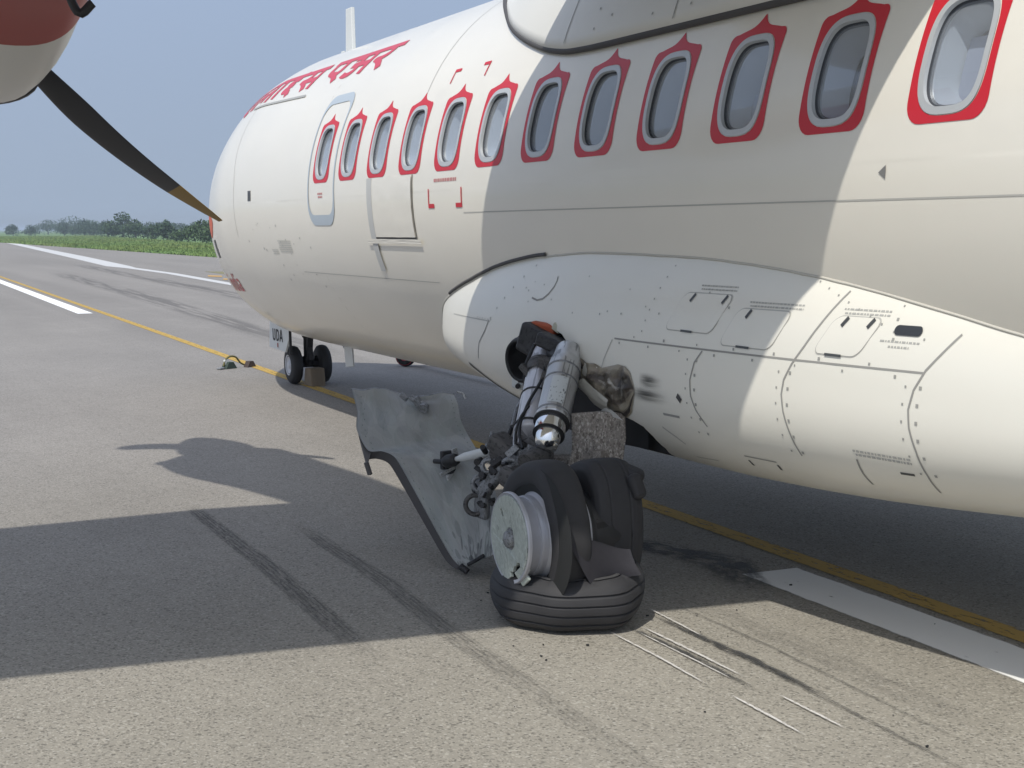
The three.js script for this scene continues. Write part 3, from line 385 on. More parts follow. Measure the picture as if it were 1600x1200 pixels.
  // red cut-in marks
  const cut = []; for (const [x, d] of [[-3.17, 1], [-2.61, -1]]) { cut.push(patchOn(at0, Math.min(x, x + 0.016 * d), Math.max(x, x + 0.016 * d), -0.085, 0.015, 0.003, 1, 3), patchOn(at0, Math.min(x, x + 0.10 * d), Math.max(x, x + 0.10 * d), -0.105, -0.078, 0.003, 2, 1), patchOn(at0, Math.min(x, x + 0.10 * d), Math.max(x, x + 0.10 * d), 0.768, 0.79, 0.003, 2, 1), patchOn(at0, Math.min(x, x + 0.016 * d), Math.max(x, x + 0.016 * d), 0.69, 0.77, 0.003, 1, 3)); }
  for (const g of cut) mesh('cut_mark', g, M.red, plane);
  const dash = (x0, x1, s, rows, m, hgt = 0.012) => { const r = rng(Math.round(x0 * 991 + s * 77)), o = []; for (let k = 0; k < rows; k++) { let x = x0 + (k ? 0.03 * r() : 0); while (x < x1) { const l = 0.012 + 0.03 * r(); o.push(patchOn(at0, x, Math.min(x1, x + l), s - k * hgt * 1.7, s - k * hgt * 1.7 + hgt, 0.002, 1, 1)); x += l + 0.008; } } return o; };
  tag(mesh('placard', dash(-3.07, -2.70, 0.055, 1, M.redFaint, 0.02), M.redFaint, plane), null, null, null, 'stuff');
  for (const g of dash(-5.55, -5.43, 0.03, 2, M.redFaint, 0.014)) mesh('placard', g, M.redFaint, plane);
  tag(mesh('placard', [...dash(-6.9, -6.5, -0.34, 6, M.label, 0.011), ...dash(-7.15, -6.95, -0.42, 3, M.label, 0.010)], std(rgb(0.53, 0.525, 0.49), 0.8), plane), null, null, null, 'stuff');
  // seams
  const S = (pts, w = 0.006, m = M.seam) => mesh('skin_seam', lineOn(at0, pts, w, 0.0012, 14), m, plane);
  S([[-2.6, -0.137], [4.5, -0.131]], 0.006, M.seamSoft); S([[-3.52, 0.60], [-3.56, 1.2], [-3.62, 1.9]], 0.007, M.seam); S([[-8.42, 1.05], [-8.36, 0.54], [-8.24, 0.2], [-8.24, -0.3]], 0.008, M.seamSoft); S([[-6.4, -0.605], [-3.3, -0.6]], 0.006, M.seamSoft);
  mesh('drip_rail', lineOn(at0, [[-8.55, 0.985], [-6.74, 0.94]], 0.026, 0.006, 12), std(rgb(0.34, 0.34, 0.33), 0.6), plane);
  mesh('static_port', patchOn(at0, -7.70, -7.60, 0.02, 0.11, 0.003, 1, 1), M.latch, plane);
  const tri = [[1.348, -0.038], [1.388, -0.062], [1.390, -0.012]]; mesh('triangle_mark', ringOn(at0, tri, tri.map(() => [1.375, -0.04]), 0.003, 2), std(rgb(0.2, 0.2, 0.2), 0.7), plane);
  const rv = rng(9), dots = []; for (let k = 0; k < 22; k++) { const x = -8.1 + 2.3 * rv(), s = -0.75 + 0.6 * rv(), q = 0.008 + 0.012 * rv(); dots.push(patchOn(at0, x, x + q * 1.6, s, s + q, 0.0015, 1, 1)); } const dm = mesh('skin_fastener', dots, M.seamSoft, plane); tag(dm, null, null, null, 'stuff');
  // aerials on the roof
  const bl = (x, h, c, tk) => { const sh = new THREE.Shape([[0, 0], [c, 0], [c * 0.95, h], [c * 0.25, h]].map((p) => new THREE.Vector2(...p))), g = new THREE.ExtrudeGeometry(sh, { depth: tk, bevelEnabled: true, bevelThickness: 0.006, bevelSize: 0.008, bevelSegments: 2 }); g.translate(x, YC + RAD - 0.08, -tk / 2); return g; };
  mesh('aerial', bl(-8.98, 0.55, 0.22, 0.028), M.whitePaint, plane); mesh('aerial', bl(-9.16, 0.17, 0.09, 0.012), M.whitePaint, plane);
}
// wing, its root fairing, flaps, nacelle and propeller
const HUB = V(-4.45, 3.15, 4.0);
{
  const foil = range(0, 1, 14), sect = (c, th) => { const o = []; for (const q of [...foil].reverse()) o.push([q, 0.045 * Math.sin(Math.PI * q) + th * 2.6 * (0.2969 * Math.sqrt(q) - 0.126 * q - 0.3516 * q * q + 0.2843 * q ** 3 - 0.1015 * q ** 4)]); for (const q of foil.slice(1)) o.push([q, 0.02 * Math.sin(Math.PI * q) - th * 2.2 * (0.2969 * Math.sqrt(q) - 0.126 * q - 0.3516 * q * q + 0.2843 * q ** 3 - 0.1015 * q ** 4)]); return o.map((p) => [p[0] * c, p[1] * c]); };
  const WT = [[-13.5, 1.59, -1.0, 3.92], [-4.9, 2.60, -1.68, 3.56], [-2, 2.66, -1.42, 3.56], [2, 2.66, -1.42, 3.56], [4.9, 2.60, -1.70, 3.56], [13.5, 1.59, -1.0, 3.92]];
  const nS = sect(1, 0.18).length, fn = (z, i) => { const c = tab(WT, z, 1), x0 = tab(WT, z, 2), y0 = tab(WT, z, 3), o = sect(c, 0.18), k = clamp(i, 0, nS - 1), a = Math.floor(Math.min(k, nS - 2)), t = k - a; return V(x0 + lerp(o[a][0], o[a + 1][0], t), y0 + lerp(o[a][1], o[a + 1][1], t), z); };
  mesh('wing', grid(fn, [-13.5, -9, -4.9, -2, 0, 2, 4.9, 7, 9, 11, 13.5], range(0, nS - 1, nS - 1)), M.fairing, plane);
  const flap = (z0, z1) => { const o = sect(0.78, 0.13); const g = grid((z, i) => { const k = clamp(i, 0, nS - 1), a = Math.floor(Math.min(k, nS - 2)), t = k - a, px = lerp(o[a][0], o[a + 1][0], t), py = lerp(o[a][1], o[a + 1][1], t), A = -0.42; return V(1.02 - 0.085 * (Math.abs(z) - 2.4) + px * Math.cos(A) - py * Math.sin(A), 3.50 + px * Math.sin(A) + py * Math.cos(A), z); }, range(z0, z1, 6), range(0, nS - 1, nS - 1)); return g; };
  mesh('flap', flap(1.1, 3.98), M.fairing, plane); mesh('flap', flap(4.0, 9.2), M.fairing, plane); mesh('flap', flap(-3.45, -1.1), M.fairing, plane); mesh('flap', flap(-9.2, -4.65), M.fairing, plane);
  const EDGE = [[-3.75, 1.62], [-3.49, 1.49], [-3.02, 1.234], [-2.53, 0.985], [-2.12, 0.838], [-1.72, 0.736], [-1.42, 0.698], [-1.1, 0.690], [1.7, 0.69], [2.2, 0.78], [2.8, 1.1], [3.2, 1.62]];
  const se = (x) => tabs(EDGE, x), fat = (x, q) => { const k = smooth(-3.8, -2.2, x) * smooth(3.2, 2.0, x); return 0.012 + 0.018 * k + k * (0.34 * smooth(0, 1, q) + 0.10 * Math.sqrt(q)); };
  const fr = mesh('wing_fairing', grid((x, q) => { const e = se(clamp(x, -3.75, 3.2)), s = lerp(e, 2.25, Math.max(q, 0)); return at0(x, s, fat(x, Math.max(q, 0))); }, range(-3.74, 3.19, 80), range(0, 1, 24), (x, q) => [x / 3, q]), M.fairing, plane);
  mesh('fairing_seal', tube(range(-3.7, 3.1, 60).map((x) => at0(x, se(x) + 0.004, 0.016)), 0.017, 160, 8), M.seal, fr);
  const fs = (x, s, off) => at0(x, s, fat(x, clamp((s - se(x)) / (2.25 - se(x)), 0, 1)) + off);
  for (const x of [-1.52, -0.38, 0.9]) mesh('panel_seam', lineOn(fs, [[x, se(x) + 0.03], [x + 0.02, 1.3]], 0.008, 0.003, 10), M.seam, fr);
  const sc = []; for (const [x, n] of [[-1.2, 6], [-0.6, 5], [-0.25, 5], [0.3, 5]]) for (let k = 0; k < n; k++) sc.push(lineOn(fs, [[x + 0.16 * (k % 2), se(x) + 0.08 + 0.05 * k], [x + 0.16 * (k % 2) + 0.014, se(x) + 0.08 + 0.05 * k]], 0.012, 0.003, 1)); tag(mesh('fastener', sc, M.screw, fr), null, null, null, 'stuff');
  // engine nacelle
  const NC = [[-4.28, 0.30, 0.30, 0.36, 3.15], [-4.1, 0.42, 0.40, 0.62, 3.15], [-3.6, 0.45, 0.44, 0.58, 3.16], [-2.6, 0.39, 0.48, 0.34, 3.24], [-1.6, 0.34, 0.46, 0.22, 3.30], [-0.4, 0.30, 0.40, 0.18, 3.38], [0.6, 0.22, 0.28, 0.14, 3.44], [1.7, 0.04, 0.05, 0.05, 3.50]];
  for (const sd of [1, -1]) {
    const nac = mesh('nacelle', grid((x, a) => { const hw = tabs(NC, x, 1), up = tabs(NC, x, 2), dn = tabs(NC, x, 3), y = tabs(NC, x, 4), n = 2.4, c = Math.cos(a), s = Math.sin(a); return V(x, y + (s > 0 ? up : dn) * Math.sign(s) * Math.abs(s) ** (2 / n), sd * (HUB.z - 0.22 * smooth(-4.2, -1.2, x) + hw * Math.sign(c) * Math.abs(c) ** (2 / n))); }, range(-4.28, 1.69, 40), range(0, 2 * Math.PI, 40), (x, a) => [x / 3, a / 3]), M.fairing, plane);
    mesh('nacelle_stripe', grid((x, a) => { const hw = tabs(NC, x, 1) + 0.004, dn = tabs(NC, x, 3) + 0.004, y = tabs(NC, x, 4), n = 2.4, c = Math.cos(a), s = Math.sin(a); return V(x, y + dn * Math.sign(s) * Math.abs(s) ** (2 / n), sd * (HUB.z - 0.22 * smooth(-4.2, -1.2, x) + hw * Math.sign(c) * Math.abs(c) ** (2 / n))); }, range(-3.0, -1.0, 16), range(Math.PI * 1.08, Math.PI * 1.92, 24)), std(rgb(0.33, 0.06, 0.05), 0.5), nac);
    mesh('air_intake', grid((q, a) => { const k = Math.cos(q), d = Math.sin(q) * 0.07; return V(-4.16 - d, 2.70 + 0.135 * (1 + 0.22 * k) * Math.sin(a), sd * (HUB.z + 0.30 * (1 + 0.14 * k) * Math.cos(a))); }, range(-1.6, 1.6, 8), range(0, 2 * Math.PI, 28)), M.darkMetal, nac);
    mesh('drain_pipe', tube([V(-1.9, tabs(NC, -1.9, 4) - tabs(NC, -1.9, 3) + 0.05, sd * (HUB.z - 0.20)), V(-1.9, 2.88, sd * (HUB.z - 0.22)), V(-1.88, 2.80, sd * (HUB.z - 0.26)), V(-1.86, 2.85, sd * (HUB.z - 0.32))], 0.022, 20), M.black, nac);
    const spin = lathe(V(HUB.x + 0.12, HUB.y, sd * HUB.z), V(HUB.x - 0.78, HUB.y, sd * HUB.z), [[0.27, 0], [0.29, 0.1], [0.275, 0.3], [0.22, 0.58], [0.14, 0.82], [0.06, 0.96], [0, 1]], 36);
    const pr = mesh('propeller', spin, M.whitePaint, plane);
    for (let b = 0; b < 2; b++) {
      const a = (-42 + 180 * b) * Math.PI / 180, dir = V(0, Math.sin(a), -Math.cos(a) * sd), side = V(0, Math.cos(a), Math.sin(a) * sd);
      const at = (r, q) => {      // feathered scimitar blade: chord along the aircraft, swept back to the tip
        const f = clamp((r - 0.28) / 1.69, 0, 1), ch = tabs([[0, 0.13], [0.15, 0.18], [0.4, 0.27], [0.75, 0.275], [0.93, 0.2], [1, 0.10]], f), tk = lerp(0.075, 0.014, Math.sqrt(f)), sweep = 0.06 * Math.sin(f * 2.6) - 0.26 * f * f, tw = lerp(0.75, 0.05, f);
        const u = Math.cos(q), v = Math.sin(q), cx = u * ch / 2, cy = v * tk / 2 * (1 - 0.4 * u), bow = 0.05 * Math.sin(f * Math.PI);
        return V(HUB.x - sweep + cx * Math.cos(tw) - cy * Math.sin(tw), HUB.y, sd * HUB.z).addScaledVector(dir, r).addScaledVector(side, cy * Math.cos(tw) + cx * Math.sin(tw) - bow);
      };
      const q = range(0, 2 * Math.PI, 16), bl = mesh('blade', grid(at, range(0.2, 1.62, 22), q), M.black, pr);
      void bl; mesh('blade_tip', grid(at, range(1.62, 1.97, 8), q), std(rgb(0.24, 0.15, 0.035), 0.6), pr);
    }
  }
}

// ---------------------------------------------------------------- the bulge on the belly that holds the main gear
const PK = [[-4.3, 0.2], [-4.0, 0.36], [-3.65, 0.53], [-3.37, 0.66], [-2.76, 0.80], [-2.07, 0.92], [-1.56, 0.97], [-0.87, 1], [0, 0.99], [0.5, 0.965], [0.96, 0.925], [1.3, 0.88], [1.62, 0.83], [2.6, 0.66], [3.6, 0.45], [4.3, 0.3]];
const PAL = [[-4.3, 0.42], [-3, 0.46], [-2, 0.50], [-1, 0.535], [2, 0.535]];
const podAt = (X, a, off = 0, sd = 1) => { const k = tabs(PK, X), c = Math.cos(a), s = Math.sin(a), n = 2.5; return V(X, 1.12 + ((s > 0 ? 0.75 : tab(PAL, X)) * k + off) * Math.sign(s) * Math.abs(s) ** (2 / n), sd * (0.7 + (0.85 * k + off) * Math.sign(c) * Math.abs(c) ** (2 / n))); };
const podA = (X, y) => { let lo = -Math.PI / 2, hi = Math.PI / 2; for (let i = 0; i < 40; i++) { const m = (lo + hi) / 2; if (podAt(X, m).y < y) lo = m; else hi = m; } return (lo + hi) / 2; };
const podXY = (X, y, off = 0) => { const a = podA(X, y), p = podAt(X, a), e = 1e-3, n = podAt(X + e, a).sub(podAt(X - e, a)).cross(podAt(X, a + e).sub(podAt(X, a - e))).normalize(); if (n.z < 0) n.negate(); return p.addScaledVector(n, off); };
const OPEN = [[-1.70, 0.40], [-1.69, 0.80], [-1.715, 1.00], [-1.70, 1.10], [-1.655, 1.165], [-1.60, 1.192], [-1.50, 1.190], [-1.455, 1.20], [-1.41, 1.235], [-1.345, 1.262], [-1.26, 1.272], [-1.16, 1.262], [-1.09, 1.25], [-1.02, 1.235], [-0.955, 1.20], [-0.86, 1.185], [-0.825, 1.15], [-0.835, 1.08], [-0.81, 1.03], [-0.78, 0.995], [-0.72, 0.945], [-0.66, 0.91], [-0.58, 0.885], [-0.50, 0.878], [-0.43, 0.868], [-0.36, 0.858], [-0.285, 0.835], [-0.257, 0.79], [-0.275, 0.72], [-0.38, 0.665], [-0.45, 0.63], [-0.46, 0.40]];
{
  const solid = grid((x, a) => podAt(x, a), range(-4.3, 4.3, 150), range(-Math.PI, Math.PI, 88), (x, a) => [x / 3, a * 0.9 / 3]);
  const cap = (x) => { const g = new THREE.BufferGeometry(), P = [], I = []; P.push(x, 1.12, 0.7); for (let i = 0; i <= 88; i++) { const p = podAt(x, -Math.PI + 2 * Math.PI * i / 88); P.push(p.x, p.y, p.z); } for (let i = 1; i <= 88; i++) I.push(0, i, i + 1); g.setAttribute('position', new THREE.Float32BufferAttribute(P, 3)); g.setIndex(I); g.computeVertexNormals(); return g; };
  const n0 = solid.attributes.normal, p0 = solid.attributes.position; let dot = 0; for (let i = 0; i < p0.count; i += 97) dot += n0.getZ(i) * (p0.getZ(i) - 0.7) + n0.getY(i) * (p0.getY(i) - 1.12); if (dot < 0) flip(solid);
  const c0 = cap(-4.3), c1 = cap(4.3); if (c0.attributes.normal.getX(0) > 0) flip(c0); if (c1.attributes.normal.getX(0) < 0) flip(c1);
  const body = merge([solid, c0, c1]);
  const sh = new THREE.Shape(OPEN.map((p) => new THREE.Vector2(...p))), cutter = new THREE.ExtrudeGeometry(sh, { depth: 1.0, bevelEnabled: false }); cutter.translate(0, 0, 1.21);
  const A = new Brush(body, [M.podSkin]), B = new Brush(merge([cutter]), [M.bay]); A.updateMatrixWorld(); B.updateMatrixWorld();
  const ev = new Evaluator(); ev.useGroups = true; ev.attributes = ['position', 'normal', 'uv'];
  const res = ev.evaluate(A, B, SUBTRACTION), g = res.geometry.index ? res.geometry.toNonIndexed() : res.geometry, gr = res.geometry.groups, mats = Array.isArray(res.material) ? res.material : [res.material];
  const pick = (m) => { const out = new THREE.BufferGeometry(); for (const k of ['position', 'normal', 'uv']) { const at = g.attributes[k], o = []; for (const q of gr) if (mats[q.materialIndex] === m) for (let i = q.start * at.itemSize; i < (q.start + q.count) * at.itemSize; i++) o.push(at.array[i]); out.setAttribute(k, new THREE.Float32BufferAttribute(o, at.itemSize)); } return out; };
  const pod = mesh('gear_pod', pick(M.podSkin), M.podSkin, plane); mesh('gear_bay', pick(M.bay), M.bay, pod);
  const star = grid((x, a) => podAt(x, a, 0, -1), range(-4.3, 4.3, 50), range(-Math.PI, Math.PI, 40)); mesh('gear_pod', star, M.podSkin, plane);
  // the joint with the fuselage: a beaded line of sealant
  const top = []; for (const x of range(-3.7, 3.2, 70)) { let a = 0; for (let i = 0; i < 400; i++) { a = i / 400 * 1.5; const p = podAt(x, a); if (Math.hypot(p.y - YC, p.z) < RAD) break; } const p = podAt(x, a, 0.002); top.push(p); }
  mesh('pod_sealant', tube(top, 0.006, 200, 6), std(rgb(0.52, 0.505, 0.46), 0.7), pod);
  const gap = top.filter((p) => p.x > -3.3 && p.x < -1.5).map((p) => p.clone().add(V(0, 0.012, 0.006))); mesh('pod_gap', tube(gap, 0.011, 60, 6), M.seal, pod);
  const line = (pts, w = 0.007, m = M.seam, name = 'panel_seam') => mesh(name, lineOn(podXY, pts, w, 0.0015, 6), m, pod);
  line([[-0.45, 1.25], [0.3, 1.252], [1.62, 1.255]], 0.008); line([[0.32, 1.245], [0.265, 1.19], [0.235, 1.11], [0.24, 1.04], [0.27, 0.98], [0.33, 0.91]], 0.008); line([[1.14, 1.53], [1.06, 1.41], [0.99, 1.31], [0.93, 1.235], [0.89, 1.17], [0.879, 1.11], [0.89, 1.04], [0.915, 0.955], [0.94, 0.86]], 0.009); line([[1.75, 1.40], [1.685, 1.326], [1.63, 1.265], [1.585, 1.19], [1.566, 1.117], [1.572, 1.05], [1.594, 0.965], [1.605, 0.87], [1.60, 0.80]], 0.009);
  line([[-0.47, 1.245], [-0.55, 1.14], [-0.57, 1.10]], 0.006, M.seamSoft); line([[-3.0, 1.235], [-2.4, 1.238], [-2.13, 1.24]], 0.006, M.seamSoft); line([[-2.13, 1.245], [-2.2, 1.18], [-2.33, 1.10], [-2.39, 1.0]], 0.010); line([[-1.48, 1.402], [-1.40, 1.392], [-1.33, 1.402], [-1.27, 1.43], [-1.225, 1.469], [-1.215, 1.50], [-1.228, 1.522]], 0.010);
  for (const [n, x0, x1, y0, y1, lat] of [['access_panel', 0.045, 0.42, 1.318, 1.492, [[0.17, 1], [0.41, 1]]], ['access_panel', 0.48, 0.835, 1.277, 1.442, [[0.605, 1]]], ['access_panel', 1.085, 1.335, 1.284, 1.44, [[1.185, 1], [1.32, 1]]]]) {
    const cx = (x0 + x1) / 2, cy = (y0 + y1) / 2, hx = (x1 - x0) / 2, hy = (y1 - y0) / 2, lean = (l) => l.map(([x, y]) => [x + (y - cy) * 0.6, y]), o = lean(rrect(cx, cy, hx, hy, 0.04, 7)), i = lean(rrect(cx, cy, hx - 0.004, hy - 0.005, 0.037, 7));
    const p = mesh(n, ringOn(podXY, i, i.map(() => [cx, cy]), 0.003, 8), M.podSkin, pod); mesh('panel_gap', ringOn(podXY, o, i, 0.0012, 1), M.seamSoft, p);
    for (const [x] of lat) mesh('latch', lineOn(podXY, [[x - 0.013, y1 - 0.042], [x + 0.013, y1 - 0.008]], 0.016, 0.006, 2), M.latch, p);
    mesh('lower_latch', lineOn(podXY, [[cx - 0.095, y0 + 0.004], [cx - 0.005, y0 + 0.003]], 0.010, 0.006, 3), M.latch, p);
  }
  const slot = rrect(1.508, 1.399, 0.066, 0.018, 0.0175, 6); mesh('air_vent', ringOn(podXY, slot, slot.map(() => [1.508, 1.399]), 0.004, 3), M.gasket, pod);
  mesh('drain_fairing', merge([box([-1.73, 0.915, 1.45], [0.10, 0.075, 0.06], [0, 0.3, -0.1], 0.012)]), M.whitePaint, pod); mesh('drain_hole', cyl(V(-1.72, 0.90, 1.47), V(-1.69, 0.897, 1.49), 0.014), M.black, pod);
  mesh('pod_strake', lineOn((X, a, off) => podAt(X, a, off), [[-2.75, -0.42], [-2.3, -0.62], [-1.75, -0.78]], 0.028, 0.003, 10), M.seal, pod);
  // lines of small print above the panels
  const print = (x0, x1, y, rows, hgt = 0.007) => { const r = rng(Math.round(x0 * 997 + 3000)), o = []; for (let k = 0; k < rows; k++) { let x = x0 + k * 0.01; while (x < x1) { const l = 0.006 + 0.016 * r(); o.push(lineOn(podXY, [[x, y - k * 0.015], [Math.min(x1, x + l), y - k * 0.015]], hgt, 0.0015, 1)); x += l + 0.005; } } return tag(mesh('placard', o, M.label, pod), null, null, null, 'stuff'); };
  print(0.195, 0.465, 1.522, 2); print(0.585, 0.93, 1.466, 2); print(1.155, 1.395, 1.463, 2); print(1.385, 1.575, 1.357, 1); print(1.43, 1.53, 1.338, 1); print(1.262, 1.555, 0.925, 2, 0.010);
  line([[0.50, 0.798], [0.72, 0.80]], 0.008); line([[0.505, 0.778], [0.50, 0.752]], 0.014, M.latch); line([[0.709, 0.785], [0.70, 0.76]], 0.014, M.latch); line([[1.267, 0.89], [1.254, 0.83], [1.25, 0.78]], 0.010, M.seam); line([[1.47, 0.862], [1.54, 0.864]], 0.012, M.latch); line([[-0.02, 0.93], [0.12, 0.93]], 0.012, M.seam); line([[-0.08, 0.86], [0.0, 0.82], [0.04, 0.79]], 0.012, M.seamSoft); line([[0.0, 0.72], [0.2, 0.73]], 0.008, M.seamSoft);
  const sc = [], dot2 = (x, y, q = 0.009) => sc.push(lineOn(podXY, [[x - q / 2, y], [x + q / 2, y]], q, 0.002, 1)); const rr = rng(12);
  for (let k = 0; k < 15; k++) dot2(-0.40 + 0.135 * k, 1.25 + (k % 2 ? 0.018 : -0.018), 0.008 + 0.005 * rr()); for (const [X, d] of [[0.235, 0], [0.88, 1], [1.57, 2]]) for (let k = 0; k < 6; k++) { const y = 1.20 - 0.065 * k, x = X + 0.9 * (y - 1.09) ** 2; dot2(x - 0.035, y, 0.009); dot2(x + 0.035, y, 0.013); } for (let k = 0; k < 8; k++) { dot2(-2.1 + 0.1 * k, 1.26 + 0.062 * k, 0.011); dot2(-0.2 + 0.055 * k * 0.3, 1.30 + 0.05 * k, 0.008); dot2(0.95 + 0.07 * k, 1.56 - 0.024 * k, 0.008); } for (let k = 0; k < 12; k++) dot2(-2.4 + 0.028 * k, 1.24 + 0.01 * (k % 2), 0.008);
  for (let k = 0; k < 26; k++) dot2(-1.7 + 3.3 * rr(), 1.32 + 0.22 * rr(), 0.006 + 0.006 * rr());
  tag(mesh('screw', sc, M.screw, pod), null, null, null, 'stuff');
  const scoop = (x, y) => mesh('drain_hole', lineOn(podXY, [[x, y + 0.012], [x + 0.03, y - 0.012]], 0.026, 0.003, 2), M.seal, pod); scoop(0.13, 1.02);
  // crumpled skin behind the opening
  const CR = [[-0.90, 1.14, 1.165], [-0.84, 1.05, 1.165], [-0.80, 1.01, 1.135], [-0.72, 0.95, 1.11], [-0.64, 0.905, 1.115], [-0.56, 0.885, 1.10], [-0.48, 0.875, 1.115], [-0.40, 0.868, 1.13], [-0.33, 0.90, 1.125], [-0.285, 0.955, 1.10], [-0.255, 1.0, 1.04]];
  const cx0 = (f, seed, o) => (x, v) => { const lo = tab(CR, x, 1), hi = tab(CR, x, 2), y = lerp(lo, hi, v), e = Math.sin(Math.PI * clamp(v, 0, 1)) ** 0.6 * smooth(-0.92, -0.80, x) * smooth(-0.25, -0.33, x); return podXY(x, y, o + f * e * (1.3 * (1 - Math.abs(2 * fbm(x * 8 + 5, y * 9, 2, seed) - 1)) - 0.75 + 0.9 * Math.abs(fbm(x * 22, y * 26, 2, seed + 3) - 0.5))); };
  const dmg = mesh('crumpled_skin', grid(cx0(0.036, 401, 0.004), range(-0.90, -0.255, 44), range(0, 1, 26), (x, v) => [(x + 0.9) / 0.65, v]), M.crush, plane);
  const lobe = (c, s, seed) => { const g = new THREE.IcosahedronGeometry(1, 4), p = g.attributes.position; for (let i = 0; i < p.count; i++) { const v = V().fromBufferAttribute(p, i), k = 0.85 + 0.3 * fbm(v.x * 0.9 + 9, v.y * 0.9 + v.z * 0.7 + 9, 2, seed); p.setXYZ(i, c.x + v.x * s[0] * k, c.y + v.y * s[1] * k, c.z + v.z * s[2] * k); } g.computeVertexNormals(); return g; };

  mesh('bent_flap', grid((x, v) => { const lo = -0.02 + 0.05 * x, y = lerp(tab(CR, x, 1) + 0.02, 1.045 - 0.35 * Math.abs(x + 0.68), v); return podXY(x, y + lo * 0, 0.022 + 0.03 * Math.sin(v * 2.6) + 0.02 * fbm(x * 8, v * 3, 2, 77)); }, range(-0.815, -0.45, 20), range(0, 1, 12)), M.scuffed, dmg);
  mesh('bright_scrape', grid((x, v) => podXY(x, 0.895 - 0.08 * (x + 0.50) + 0.035 * v * Math.sin((x + 0.57) / 0.22 * Math.PI), 0.05), range(-0.565, -0.355, 10), range(0, 1, 3)), std(rgb(0.66, 0.66, 0.64), 0.5), dmg);
  const soot = dataTex(128, 64, (u, v) => smooth(0, 0.45, v) * smooth(1, 0.55, v) * smooth(1, 0.3, u) * smooth(0, 0.4, u) * (0.1 + 0.9 * fbm(u * 2, v * 12, 4, 33, 12))); soot.wrapS = soot.wrapT = THREE.ClampToEdgeWrapping;
  mesh('scrape_mark', grid((x, v) => podXY(x, lerp(0.965, 1.045, v) + 0.035 * (x + 0.3) * 0, 0.003), range(-0.32, 0.09, 12), range(0, 1, 4), (x, v) => [(x + 0.32) / 0.41, v]), std(rgb(0.03, 0.03, 0.03), 0.8, 0, { alphaMap: soot, transparent: true }), dmg);
  mesh('scrape_mark', grid((x, v) => podXY(x, lerp(1.03, 1.115, v), 0.003), range(-0.2, 0.03, 8), range(0, 1, 4), (x, v) => [0.1 + (x + 0.2) / 0.25, v]), std(rgb(0.06, 0.06, 0.055), 0.8, 0, { alphaMap: soot, transparent: true }), dmg);
}
